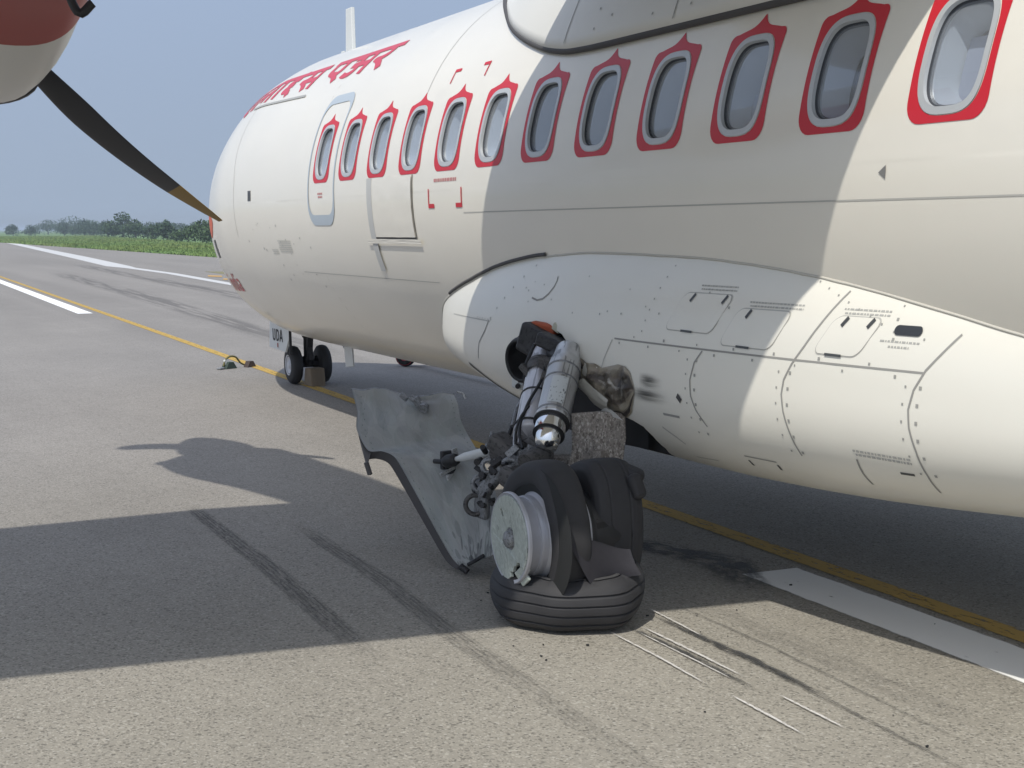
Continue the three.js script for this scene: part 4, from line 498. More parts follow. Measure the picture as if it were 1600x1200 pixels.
// ---------------------------------------------------------------- collapsed main gear, port side
{
  const leg = mesh('main_gear_leg', merge([lathe(V(-1.20, 1.135, 1.555), V(-0.775, 0.745, 1.855), [[0.0, 0], [0.062, 0], [0.07, 0.02], [0.075, 0.10], [0.075, 0.17], [0.078, 0.18], [0.078, 0.24], [0.064, 0.26], [0.070, 0.34], [0.078, 0.6], [0.078, 0.92], [0.083, 0.94], [0.083, 1], [0, 1]], 40)]), M.legGrey, plane);
  mesh('leg_band', merge([lathe(V(-1.125, 1.066, 1.608), V(-1.07, 1.015, 1.647), [[0.08, 0], [0.083, 0.3], [0.083, 0.7], [0.08, 1]], 36)]), M.grimy, leg);
  mesh('leg_rib', merge([cyl(V(-1.075, 1.01, 1.72), V(-0.79, 0.75, 1.92), 0.010), cyl(V(-1.03, 0.985, 1.725), V(-0.745, 0.725, 1.925), 0.007)]), M.legGrey, leg);
  const sA = V(-0.875, 1.172, 1.575), sB = V(-0.475, 0.735, 1.905);
  const shock = mesh('shock_absorber', lathe(sA, sB, [[0, 0], [0.06, 0], [0.066, 0.02], [0.070, 0.1], [0.080, 0.16], [0.084, 0.22], [0.084, 0.70], [0.089, 0.71], [0.089, 0.735], [0.072, 0.75], [0.072, 0.77], [0, 0.77]], 44), M.steel, plane);
  mesh('chrome_collar', merge([lathe(sA, sB, [[0.070, 0.76], [0.078, 0.765], [0.078, 0.865], [0.068, 0.87]], 40), lathe(sA, sB, [[0.06, 0.87], [0.066, 0.875], [0.056, 0.98], [0, 1.0]], 36)]), M.chrome, shock);
  for (const q of [[[0.078, 0.745], [0.091, 0.748], [0.091, 0.762], [0.078, 0.765]], [[0.06, 0.868], [0.080, 0.868], [0.080, 0.876], [0.06, 0.88]]]) mesh('collar_seal', lathe(sA, sB, q, 36), M.black, shock);
  mesh('worn_label', grid((f, a) => { const d = sB.clone().sub(sA), L = d.length(), q = new THREE.Quaternion().setFromUnitVectors(V(0, 1, 0), d.clone().normalize()); return V(0.0852 * Math.cos(a), f * L, 0.0852 * Math.sin(a)).applyQuaternion(q).add(sA); }, range(0.40, 0.66, 4), (() => { const d = sB.clone().sub(sA), q = new THREE.Quaternion().setFromUnitVectors(V(0, 1, 0), d.normalize()); let best = 0, bv = -9; for (let i = 0; i < 90; i++) { const a = i / 90 * 6.283, n = V(Math.cos(a), 0, Math.sin(a)).applyQuaternion(q), v = n.x * 0.9 + n.y * 0.15 + n.z * 0.4; if (v > bv) { bv = v; best = a; } } return range(best - 0.65, best + 0.35, 10); })(), (f, a) => [(f - 0.42) * 2, a * 0.4]), M.labelWorn, shock);
  // dark fittings at the top of the leg
  const head = mesh('gear_attachment', merge([box([-1.20, 1.165, 1.565], [0.30, 0.16, 0.10], [0, 0.4, -0.35], 0.02), box([-1.00, 1.175, 1.575], [0.26, 0.075, 0.09], [0, 0.4, -0.3], 0.018), cyl(V(-1.34, 1.15, 1.50), V(-0.86, 1.13, 1.62), 0.040, 0.040, 20), box([-1.265, 1.215, 1.56], [0.12, 0.07, 0.07], [0, 0.3, -0.2], 0.012)]), M.darkMetal, plane);
  mesh('orange_cover', box([-1.225, 1.252, 1.545], [0.17, 0.06, 0.05], [0.1, 0.4, -0.15], 0.014), M.orange, head); mesh('torn_edge', box([-1.10, 1.262, 1.53], [0.055, 0.04, 0.03], [0, 0.4, -0.5], 0.006), std(rgb(0.5, 0.5, 0.42), 0.7), head);
  mesh('dark_duct', merge([lathe(V(-1.66, 1.07, 1.28), V(-1.60, 1.05, 1.53), [[0.10, 0], [0.125, 0.1], [0.135, 0.6], [0.13, 0.9], [0.115, 1], [0.10, 0.95], [0.09, 0.3], [0, 0.25]], 32)]), M.black, head);
  mesh('clamp', merge([box([-1.08, 1.02, 1.70], [0.16, 0.035, 0.03], [0, 0.5, -0.75], 0.008), box([-0.98, 1.085, 1.65], [0.10, 0.06, 0.05], [0.3, 0.3, -0.6], 0.01), cyl(V(-0.92, 1.105, 1.60), V(-0.95, 1.09, 1.68), 0.032, 0.032, 18), cyl(V(-0.80, 1.03, 1.70), V(-0.84, 1.05, 1.745), 0.022)]), M.grimy, head);
  mesh('brake_line', tube([V(-1.21, 1.19, 1.60), V(-1.15, 1.08, 1.68), V(-1.11, 1.0, 1.70), V(-1.10, 0.93, 1.72), V(-1.03, 0.86, 1.80), V(-0.96, 0.78, 1.86)], 0.010, 40), M.castGrey, leg);
  mesh('hydraulic_hose', tube([V(-1.19, 1.17, 1.62), V(-1.13, 1.06, 1.70), V(-1.14, 0.95, 1.70), V(-1.05, 0.83, 1.80), V(-0.99, 0.74, 1.86), V(-0.97, 0.66, 1.92), V(-0.88, 0.62, 1.98)], 0.013, 50), M.black, leg);
  mesh('hydraulic_hose', tube([V(-0.80, 0.90, 1.84), V(-0.77, 0.85, 1.90), V(-0.70, 0.78, 1.96), V(-0.66, 0.72, 1.98)], 0.007, 30), M.black, leg);
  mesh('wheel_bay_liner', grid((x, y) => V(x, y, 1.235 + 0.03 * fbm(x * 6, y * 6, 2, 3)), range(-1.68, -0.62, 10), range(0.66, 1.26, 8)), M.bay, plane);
  for (const [f, rr] of [[0.24, 0.088], [0.36, 0.0875], [0.68, 0.088]]) { const d = sB.clone().sub(sA), a0 = sA.clone().addScaledVector(d, f), a1 = sA.clone().addScaledVector(d, f + 0.018); mesh('band', lathe(a0, a1, [[rr - 0.004, 0], [rr, 0.2], [rr, 0.8], [rr - 0.004, 1]], 32), M.castGrey, shock); }
  for (const [f, w] of [[0.55, 0.082], [0.9, 0.086]]) { const A0 = V(-1.20, 1.135, 1.555), B0 = V(-0.775, 0.745, 1.855), d = B0.clone().sub(A0); mesh('pipe_clip', lathe(A0.clone().addScaledVector(d, f), A0.clone().addScaledVector(d, f + 0.02), [[w - 0.006, 0], [w, 0.2], [w, 0.8], [w - 0.006, 1]], 30), M.darkMetal, leg); }
  mesh('hydraulic_pipe', tube([V(-1.10, 1.06, 1.69), V(-0.98, 0.96, 1.78), V(-0.86, 0.85, 1.86), V(-0.78, 0.76, 1.93), V(-0.70, 0.70, 1.97)], 0.006, 40, 6), M.steel, leg);
  mesh('wiring_loom', tube([V(-1.02, 1.10, 1.64), V(-0.90, 1.02, 1.72), V(-0.84, 0.90, 1.83), V(-0.74, 0.79, 1.92), V(-0.60, 0.72, 1.97)], 0.008, 40, 6), M.black, leg);
  // the trailing arm with its clutter of fittings
  const r = rng(41), bits = [box([-0.72, 0.64, 1.93], [0.40, 0.10, 0.12], [0.1, 0.35, -0.55], 0.03), box([-0.40, 0.52, 2.0], [0.52, 0.11, 0.11], [0, 0.2, -0.32], 0.04), cyl(V(-0.86, 0.70, 1.84), V(-0.80, 0.66, 2.02), 0.055, 0.055, 22), cyl(V(-0.56, 0.70, 1.86), V(-0.50, 0.66, 2.0), 0.05, 0.05, 22)];
  const arm = mesh('trailing_arm', merge(bits), M.grimy, plane);
  mesh('axle', merge([cyl(V(-0.01, 0.41, 1.72), V(-0.01, 0.41, 2.31), 0.05), cyl(V(-0.01, 0.41, 1.95), V(-0.01, 0.41, 2.02), 0.12, 0.12, 28)]), M.castGrey, arm);
  const fit = []; for (let k = 0; k < 34; k++) { const x = -0.98 + 0.42 * r(), y = 0.60 + 0.16 * r() - 0.15 * (x + 0.8), z = 1.92 + 0.10 * r(), s = 0.014 + 0.022 * r(); fit.push(r() < 0.5 ? box([x, y, z], [s * 2, s * 1.2, s], [r() * 3, r() * 3, r() * 3], 0.004) : cyl(V(x, y, z), V(x + s * (r() - 0.5) * 3, y + s * (r() - 0.5) * 3, z + s * 1.5), s * 0.6, s * 0.6, 12)); }
  tag(mesh('fitting', fit, M.castGrey, arm), null, null, null, 'stuff');
  const fit2 = []; for (let k = 0; k < 26; k++) { const x = -1.02 + 0.40 * r(), y = 0.38 + 0.28 * r(), z = 2.0 + 0.07 * r(), s = 0.014 + 0.022 * r(); fit2.push(r() < 0.5 ? box([x, y, z], [s * 2, s, s], [r() * 3, r() * 3, r() * 3], 0.004) : cyl(V(x, y, z), V(x + s, y + s * (r() - 0.5) * 3, z + s), s * 0.5, s * 0.5, 12)); }
  tag(mesh('fitting', fit2, M.darkMetal, arm), null, null, null, 'stuff');
  mesh('torque_link', merge([box([-0.83, 0.53, 2.03], [0.24, 0.075, 0.05], [0, 0.3, 0.75], 0.02), box([-0.95, 0.42, 2.035], [0.10, 0.22, 0.045], [0, 0.3, -0.1], 0.02)]), M.castGrey, arm);
  const ring = (c, R, t, nrm) => { const g = new THREE.TorusGeometry(R, t, 12, 30); g.applyQuaternion(new THREE.Quaternion().setFromUnitVectors(V(0, 0, 1), nrm.clone().normalize())); g.translate(c.x, c.y, c.z); return g; };
  mesh('pivot_ring', ring(V(-0.93, 0.50, 2.06), 0.036, 0.012, V(0.9, 0.1, 0.5)), M.castGrey, arm); mesh('pivot_ring', ring(V(-0.965, 0.385, 2.07), 0.05, 0.013, V(0.9, 0.1, 0.5)), M.grimy, arm); mesh('pivot_ring', ring(V(-0.86, 0.60, 2.04), 0.032, 0.012, V(0.8, 0.3, 0.6)), M.castGrey, arm);
  const rod = mesh('door_rod', lathe(V(-0.93, 0.675, 1.925), V(-1.30, 0.57, 2.055), [[0, 0], [0.020, 0], [0.024, 0.06], [0.026, 0.45], [0.024, 0.75], [0.014, 0.9], [0.014, 1], [0, 1]], 24), M.whitePaint, plane);
  mesh('rod_end', merge([lathe(V(-1.27, 0.578, 2.045), V(-1.36, 0.552, 2.075), [[0, 0], [0.028, 0], [0.036, 0.25], [0.036, 0.75], [0.028, 1], [0, 1]], 24), cyl(V(-1.35, 0.553, 2.07), V(-1.45, 0.545, 2.10), 0.013)]), M.black, rod);
  // the brace with its paint flaked off
  const br = (pts, d, m, name) => { const s = new THREE.Shape(pts.map((p) => new THREE.Vector2(...p))), g = new THREE.ExtrudeGeometry(s, { depth: d, bevelEnabled: true, bevelThickness: 0.008, bevelSize: 0.008, bevelSegments: 2 }); const uv = g.attributes.uv; for (let i = 0; i < uv.count; i++) uv.setXY(i, uv.getX(i) * 4, uv.getY(i) * 4); g.rotateY(1.1); g.translate(-0.50, 0.76, 1.57); return mesh(name, g, m, plane); };
  br([[-0.155, 0.115], [-0.02, 0.125], [0.095, 0.118], [0.10, 0.0], [0.085, -0.115], [0.02, -0.13], [-0.06, -0.16], [-0.115, -0.20], [-0.18, -0.17], [-0.15, -0.05]], 0.03, M.peel, 'side_brace');
  mesh('brace_bracket', merge([box([-0.60, 0.625, 1.70], [0.26, 0.09, 0.05], [0.2, 0.75, -0.1], 0.015), box([-0.44, 0.66, 1.63], [0.05, 0.10, 0.05], [0, 0.7, 0.1], 0.01), cyl(V(-0.40, 0.66, 1.64), V(-0.36, 0.655, 1.67), 0.02)]), M.peel, plane);
  // outer wheel: rim laid bare, tyre torn off it
  const wheel = mesh('main_wheel', toCreasedNormals(lathe(V(-0.01, 0.415, 2.315), V(-0.01, 0.415, 2.0), [[0.190, 0.02], [0.206, 0.0], [0.210, 0.02], [0.210, 0.06], [0.200, 0.075], [0.186, 0.08], [0.182, 0.15], [0.180, 0.24], [0.186, 0.25], [0.188, 0.29], [0.182, 0.30], [0.186, 0.36], [0.205, 0.42], [0.209, 0.45], [0.206, 0.50], [0.17, 0.52], [0.15, 0.9], [0, 1]], 64), 0.5), M.barrel, plane);
  const face = new THREE.Shape(); face.absarc(0, 0, 0.192, -0.62, Math.PI * 2 - 1.62, false); [[0.02, -0.172], [0.012, -0.150], [0.04, -0.145], [0.052, -0.118], [0.075, -0.112], [0.088, -0.092], [0.118, -0.088], [0.125, -0.105], [0.15, -0.102]].forEach((p) => face.lineTo(...p));
  const hole = new THREE.Path(); hole.absellipse(-0.075, 0.105, 0.014, 0.022, 0, 2 * Math.PI, true, 0.5); face.holes.push(hole); const hub = new THREE.Path(); hub.absarc(0, 0, 0.05, 0, Math.PI * 2, true); face.holes.push(hub);
  const fg = new THREE.ExtrudeGeometry(face, { depth: 0.012, bevelEnabled: true, bevelThickness: 0.003, bevelSize: 0.003, bevelSegments: 2, curveSegments: 64 }); { const uv = fg.attributes.uv, p = fg.attributes.position; for (let i = 0; i < uv.count; i++) uv.setXY(i, p.getX(i) / 0.44 + 0.5, p.getY(i) / 0.44 + 0.5); for (let i = 0; i < p.count; i++) { const q = Math.hypot(p.getX(i), p.getY(i)); p.setZ(i, p.getZ(i) - 0.010 * smooth(0.05, 0.2, 0.22 - q)); } fg.computeVertexNormals(); } fg.translate(-0.01, 0.415, 2.303);
  mesh('rim', fg, M.rimPaint, wheel);
  mesh('hub_cap', merge([lathe(V(-0.01, 0.41, 2.28), V(-0.01, 0.41, 2.335), [[0.055, 0], [0.052, 0.35], [0.040, 0.4], [0.040, 0.75], [0.034, 0.9], [0, 1]], 32), ...range(0, 7, 7).map((k) => box([-0.01 + 0.047 * Math.cos(k * 0.785), 0.41 + 0.047 * Math.sin(k * 0.785), 2.302], [0.012, 0.012, 0.012], [0, 0, k], 0.002))]), M.castGrey, wheel);
  mesh('broken_flange', merge([box([0.105, 0.262, 2.30], [0.07, 0.075, 0.014], [0.2, 0.3, 0.6], 0.006), box([0.072, 0.245, 2.296], [0.05, 0.045, 0.014], [0.5, -0.2, 0.2], 0.005), box([0.125, 0.295, 2.297], [0.045, 0.045, 0.013], [-0.2, 0.4, 1.1], 0.005)]), M.rimPaint, wheel);
  mesh('wheel_web', lathe(V(-0.01, 0.415, 2.27), V(-0.01, 0.415, 2.25), [[0.178, 0], [0, 1]], 40), M.black, wheel);
  // torn carcass arching over the wheel: tread crown and side walls, open below
  const prof = range(0, 1, 26).map((q) => { const f = lerp(-0.45, Math.PI + 0.45, q), c = Math.cos(f), t = Math.sin(f); return [-0.090 * Math.sign(c) * Math.abs(c) ** 0.7, 0.33 + 0.082 * Math.sign(t) * Math.abs(t) ** 0.7]; });
  const carc = (cz, ry, rx, a0, a1, cut, seed) => (a, i) => { const k = clamp(i, 0, prof.length - 1), j = Math.min(prof.length - 2, Math.floor(k)), t = k - j, w = lerp(prof[j][0], prof[j + 1][0], t); let R = lerp(prof[j][1], prof[j + 1][1], t); const rag = cut * 0.012 * (fbm(a * 3, 2, 2, seed) - 0.5), s = R / 0.412; const ca = Math.cos(a); return V(-0.01 + (rx * s + rag) * ca * (ca > 0 ? 0.72 : 1), 0.41 + (ry * s + rag) * Math.sin(a), cz + w + 0.006 * Math.sin(a * 3)); };
  const tyre = mesh('torn_tyre', grid(carc(2.115, 0.345, 0.40, 0, 0, 1, 61), range(-0.6, Math.PI * 0.98, 66), range(0, prof.length - 1, 52), (a, i) => [a * 0.6, i / 60]), M.rubber, plane);
  mesh('inner_ply', grid((a, i) => { const p = carc(2.115, 0.325, 0.38, 0, 0, 1, 61)(a, i); p.z = 2.115 + (p.z - 2.115) * 0.9; return p; }, range(-0.6, Math.PI * 0.98, 50), range(0, prof.length - 1, 18), (a, i) => [a, i / 12]), M.rubberDeep, tyre);
  mesh('dark_hollow', grid((a, q) => { const R = lerp(0.20, 0.375, q), sq = lerp(1, 0.86, q); return V(-0.01 + R * Math.cos(a), 0.41 + R * sq * Math.sin(a), 2.185 + 0.012 * Math.sin(q * 3.1)); }, range(-0.9, Math.PI * 0.98, 60), range(0, 1, 10)), M.rubberDeep, tyre);  // black ring painted for the unlit hollow between rim and carcass
  // the tread band that peeled off and folded up on the ground in front of the wheel
  const path = new THREE.CatmullRomCurve3([V(-0.34, 0.145, 2.20), V(-0.24, 0.13, 2.30), V(-0.07, 0.126, 2.352), V(0.10, 0.125, 2.33), V(0.23, 0.124, 2.255), V(0.305, 0.123, 2.13), V(0.34, 0.125, 1.99), V(0.325, 0.130, 1.86), V(0.25, 0.142, 1.755), V(0.13, 0.165, 1.715), V(-0.01, 0.20, 1.745), V(-0.11, 0.25, 1.80), V(-0.17, 0.29, 1.88), V(-0.19, 0.31, 1.95)]);
  const BW = 0.122, frame = (t) => { const p = path.getPoint(clamp(t, 0, 1)), T = path.getTangent(clamp(t, 0, 1)); const lean = tab([[0, 0.05], [0.35, 0.10], [0.55, 0.16], [0.75, 0.45], [1, 0.9]], t); let up = V(0, 1, 0); let out = T.clone().cross(up).normalize(); const c = V(0.03, 0, 2.05).sub(p); c.y = 0; if (out.dot(c) > 0) out.negate(); up = out.clone().cross(T).normalize(); if (up.y < 0) up.negate(); const u2 = up.clone().multiplyScalar(Math.cos(lean)).addScaledVector(out, Math.sin(lean) * 0.7).normalize(); out = u2.clone().cross(T).normalize(); if (out.dot(c) > 0) out.negate(); return { p, up: u2, out }; };
  const groove = (w) => { let d = 0; for (const g of [-0.072, -0.028, 0.018, 0.062]) { const k = Math.abs(w - g); if (k < 0.0055) d = Math.max(d, 1 - smooth(0.0028, 0.0055, k)); } return d; };
  const bulge = (w) => -0.045 * (w / BW) ** 2 - 0.035 * Math.abs(w / BW) ** 6;
  const WS = []; for (let w = -BW; w <= BW + 1e-6; w += 0.0035) WS.push(w);
  const wav = (t, w) => 0.010 * Math.sin(t * 17 + w * 8) + 0.006 * Math.sin(t * 41);
  const band = mesh('tread_band', grid((t, w) => { const f = frame(t), h = w + (w > 0.105 ? 0.010 * (fbm(t * 30, 2, 3, 9) - 0.5) : 0); return f.p.clone().addScaledVector(f.up, h).addScaledVector(f.out, bulge(w) + wav(t, w) - 0.010 * groove(w)); }, range(0.001, 0.999, 170), WS, (t, w) => [t * 2, w * 2]), M.rubber, tyre);
  mesh('tread_inner', grid((t, w) => { const f = frame(t), th = 0.020 + 0.008 * fbm(t * 12, w * 30, 2, 5); return f.p.clone().addScaledVector(f.up, w + (w > 0.105 ? 0.010 * (fbm(t * 30, 2, 3, 9) - 0.5) : 0)).addScaledVector(f.out, bulge(w) + wav(t, w) - th); }, range(0.001, 0.999, 110), range(-BW, BW, 18), (t, w) => [t * 2, w * 2]), M.rubberIn, tyre);
  mesh('tread_edge', grid((t, q) => { const f = frame(t), w = BW, th = 0.020 + 0.008 * fbm(t * 12, w * 30, 2, 5); return f.p.clone().addScaledVector(f.up, w + 0.010 * (fbm(t * 30, 2, 3, 9) - 0.5) + 0.004 * Math.sin(q * 3.14)).addScaledVector(f.out, bulge(w) + wav(t, w) - q * th); }, range(0.001, 0.999, 110), range(0, 1, 3)), M.frayed, tyre);
  void band;
  const FL = [[0.288, 0.429, 2.159], [0.262, 0.39, 1.841], [0.32, 0.264, 1.812], [0.284, 0.183, 2.013]];
  // the loose flap of rubber standing up between the wheels
  mesh('rubber_flap', grid((u, v) => { const a = V(...FL[0]).lerp(V(...FL[3]), u), b = V(...FL[1]).lerp(V(...FL[2]), u); return a.lerp(b, v).add(V(-0.05 * Math.sin(v * 3.1) * (0.4 + u), 0.018 * Math.sin(v * 5 + u * 2) * (1 - u) - 0.02 * Math.sin(u * 3.1), 0)); }, range(0, 1, 16), range(0, 1, 14)), M.rubberIn, tyre);
  // inner wheel
  const inner = mesh('main_wheel', lathe(V(-0.01, 0.415, 2.005), V(-0.01, 0.415, 1.72), [[0.196, 0.03], [0.208, 0], [0.212, 0.03], [0.208, 0.06], [0.19, 0.16], [0.18, 0.8], [0, 1]], 56), M.darkMetal, plane);
  mesh('rim', lathe(V(-0.01, 0.415, 2.0), V(-0.01, 0.415, 1.92), [[0.196, 0], [0.18, 0.5], [0.11, 0.8], [0.08, 0.3], [0, 0.3]], 48), M.grimy, inner);
  mesh('brake', merge([...range(0, 8, 8).map((k) => box([-0.01 + 0.15 * Math.cos(k * 0.698), 0.41 + 0.15 * Math.sin(k * 0.698), 1.995], [0.045, 0.05, 0.03], [0, 0, k * 0.698], 0.006)), ...range(0, 11, 11).map((k) => cyl(V(-0.01 + 0.105 * Math.cos(k * 0.5236), 0.41 + 0.105 * Math.sin(k * 0.5236), 1.95), V(-0.01 + 0.105 * Math.cos(k * 0.5236), 0.41 + 0.105 * Math.sin(k * 0.5236), 1.985), 0.010, 0.010, 10))]), M.castGrey, inner);
  mesh('rim_lip', ((g) => { g.translate(-0.01, 0.415, 2.006); return g; })(new THREE.TorusGeometry(0.206, 0.009, 8, 56)), M.barrel, inner); for (const [a, q] of [[0.45, 0.028], [-0.05, 0.024], [-0.42, 0.02]]) mesh('brake_bolt', box([-0.01 + 0.165 * Math.cos(a), 0.415 + 0.165 * Math.sin(a), 2.0], [q, q * 1.3, 0.03], [0, 0, a], 0.005), M.barrel, inner);
  const tp = [[-0.105, 0.225], [-0.122, 0.29], [-0.122, 0.34], [-0.105, 0.378], [-0.08, 0.392], [-0.058, 0.396], [-0.05, 0.388], [-0.042, 0.397], [0.0, 0.399], [0.042, 0.397], [0.05, 0.388], [0.058, 0.396], [0.08, 0.392], [0.105, 0.378], [0.122, 0.34], [0.122, 0.29], [0.105, 0.225]];
  mesh('tyre', grid((a, i) => { const k = clamp(i, 0, tp.length - 1), j = Math.min(tp.length - 2, Math.floor(k)), t = k - j, w = lerp(tp[j][0], tp[j + 1][0], t), R = lerp(tp[j][1], tp[j + 1][1], t), fl = Math.min(1, 1 - 0.10 * smooth(0.5, 1, Math.sin(a))); const y = 0.41 + R * fl * Math.sin(a); const cx = Math.cos(a); return V(-0.01 + R * (cx > 0 ? 0.46 : 0.85) * cx, Math.max(0.02, 0.41 + (y - 0.41) * (Math.sin(a) > 0 ? 0.93 : 0.8)), 1.83 + w); }, range(0, Math.PI * 2, 72), range(0, tp.length - 1, 64), (a, i) => [a, i / 8]), M.rubber, inner);
  mesh('rubber_chunk', merge([box([0.05, 0.68, 1.74], [0.16, 0.07, 0.08], [0.3, 0.4, -0.4], 0.03), box([0.14, 0.63, 1.745], [0.06, 0.12, 0.07], [0.2, 0.1, 0.3], 0.03)]), M.rubber, inner);
}
{ const r = rng(512), o = []; for (let k = 0; k < 40; k++) { const a = r() * 6.28, d = 0.3 + 1.5 * r() * r(), x = 0.1 + d * Math.cos(a) * 1.2, z = 2.0 + d * Math.sin(a), q = 0.002 + 0.006 * r() * r(); o.push(box([x, q * 0.5 + 0.003, z], [q * 2, q, q * 1.3], [0, r() * 6, 0], 0.002)); } tag(mesh('rubber_crumb', o, M.rubberDeep), 'scattered crumbs of torn black rubber on the asphalt round the burst tyre', 'rubber debris', null, 'stuff'); }
// the torn gear door hanging in front of the leg
{
  const L = [[-2.156, 0.871, 2.323], [-2.035, 0.765, 2.335], [-1.93, 0.675, 2.375], [-1.80, 0.575, 2.36], [-1.72, 0.575, 2.30], [-1.64, 0.545, 2.255], [-1.48, 0.415, 2.225], [-1.30, 0.255, 2.19], [-1.115, 0.088, 2.15], [-1.02, 0.045, 2.13]].map((p) => V(...p));
  const R = [[-1.735, 0.885, 1.865], [-1.675, 0.815, 1.865], [-1.61, 0.735, 1.875], [-1.54, 0.665, 1.865], [-1.42, 0.60, 1.865], [-1.30, 0.555, 1.88], [-1.15, 0.48, 1.90], [-0.98, 0.40, 1.94], [-0.90, 0.30, 1.985], [-0.83, 0.145, 2.03]].map((p) => V(...p));
  const cl = new THREE.CatmullRomCurve3(L, false, 'catmullrom', 0.4), cr = new THREE.CatmullRomCurve3(R, false, 'catmullrom', 0.4), nrm = V(0.86, 0.28, 0.42).normalize();
  const up = [0.004, -0.004, 0.010, 0.008, -0.008, -0.034, -0.030, -0.022, -0.006, -0.012];      // the top edge is bent in waves
  const S = (u, v, off = 0) => { const a = cl.getPoint(clamp(v, 0, 1)), b = cr.getPoint(clamp(v, 0, 1)), p = a.lerp(b, u); const k = u * 9, i = Math.min(8, Math.floor(k)), w = lerp(up[i], up[i + 1], k - i); p.y += w * smooth(0.10, 0, v) * 1.2; return p.addScaledVector(nrm, off - 0.02 * Math.sin(u * Math.PI) * smooth(0.2, 0.8, v) + 0.018 * smooth(0.14, 0, u) * smooth(0.4, 0.2, v) + 0.016 * smooth(0.06, 0, v) * Math.sin(u * 11) + 0.010 * (fbm(u * 4, v * 5, 2, 44) - 0.5)); };
  const door = mesh('main_gear_door', merge([grid((u, v) => S(u, v), range(0, 1, 36), range(0, 1, 60), (u, v) => [u, v]), grid((u, v) => S(u, v, -0.016), range(0, 1, 24), range(0, 1, 40), (u, v) => [u, v])]), M.doorInner, plane);
  const rimEdge = (f, n) => grid((t, q) => f(t, q), range(0, 1, n), range(0, 1, 2));
  mesh('door_edge', merge([rimEdge((t, q) => S(t, 0, -0.016 * q), 36), rimEdge((t, q) => S(1, t, -0.016 * q), 40), rimEdge((t, q) => S(t, 1, -0.016 * q), 24), rimEdge((t, q) => S(0, t, 0.003 - 0.019 * q), 60)]), M.castGrey, door);
  mesh('edge_bead', tube(range(0, 1, 30).map((t) => S(t, 0.0, -0.006)), 0.007, 80, 6), M.castGrey, door);
  const sweep = (t, q) => { const v = lerp(0.335, 1, t), p = S(0, v), wd = 0.055 * smooth(0, 0.08, t) * lerp(1, 0.75, t); return p.add(V(-0.55 * q * wd, (-0.62 + 0.45 * t) * q * wd * 1.25, 0.62 * q * wd)).addScaledVector(nrm, -0.02 * q); };
  mesh('wheel_cutout_lip', merge([grid(sweep, range(0, 1, 50), range(0, 1, 4)), grid((t, q) => sweep(t, q).addScaledVector(nrm, -0.03), range(0, 1, 50), range(0, 1, 4)), grid((t, q) => sweep(t, 1).addScaledVector(nrm, -0.03 * q), range(0, 1, 50), range(0, 1, 1))]), std(rgb(0.06, 0.055, 0.055), 0.7), door);
  mesh('torn_hook', merge([grid((u, v) => S(0, lerp(0.20, 0.36, u)).lerp(V(-1.715, lerp(0.56, 0.515, u) - 0.07 * v, 2.40), v * lerp(0.2, 1, u)).addScaledVector(nrm, -0.012), range(0, 1, 10), range(0, 1, 8)), box([-1.70, 0.49, 2.395], [0.03, 0.075, 0.02], [0.2, 0.3, 0.15], 0.006)]), std(rgb(0.10, 0.095, 0.095), 0.7), door);
  mesh('door_bracket', merge([box([-1.405, 0.555, 2.045], [0.03, 0.10, 0.075], [0, 0.2, 0], 0.006), box([-1.375, 0.505, 2.035], [0.02, 0.09, 0.05], [0.4, 0.2, 0.1], 0.004)]), M.darkMetal, door);
  mesh('hinge_plate', merge([box([-1.365, 0.50, 2.06], [0.012, 0.02, 0.10], [0.35, 0.2, 0.1], 0.004), box([-1.365, 0.455, 2.04], [0.02, 0.06, 0.05], [0.2, 0.2, 0], 0.01), box([-1.375, 0.595, 2.01], [0.014, 0.05, 0.035], [0.2, 0.2, 0.2], 0.004)]), M.steel, door);
  mesh('torn_bracket', merge([box([-1.79, 0.83, 2.06], [0.05, 0.06, 0.03], [0.4, 0.5, 0.3], 0.008), cyl(V(-1.82, 0.855, 2.09), V(-1.75, 0.80, 2.02), 0.018), cyl(V(-1.755, 0.805, 2.035), V(-1.735, 0.795, 2.05), 0.026), box([-1.85, 0.855, 2.12], [0.03, 0.05, 0.02], [0.2, 0.6, 0.8], 0.005)]), M.castGrey, door);
  mesh('loose_wire', tube([V(-1.70, 0.885, 1.86), V(-1.69, 0.875, 1.83), V(-1.68, 0.845, 1.815)], 0.006, 12), M.steel, door);
  mesh('edge_roller', merge([cyl(V(-0.995, 0.06, 2.145), V(-0.96, 0.035, 2.12), 0.018), box([-0.93, 0.10, 2.085], [0.12, 0.02, 0.02], [0, 0.55, 0.55], 0.006)]), M.darkMetal, door);
}
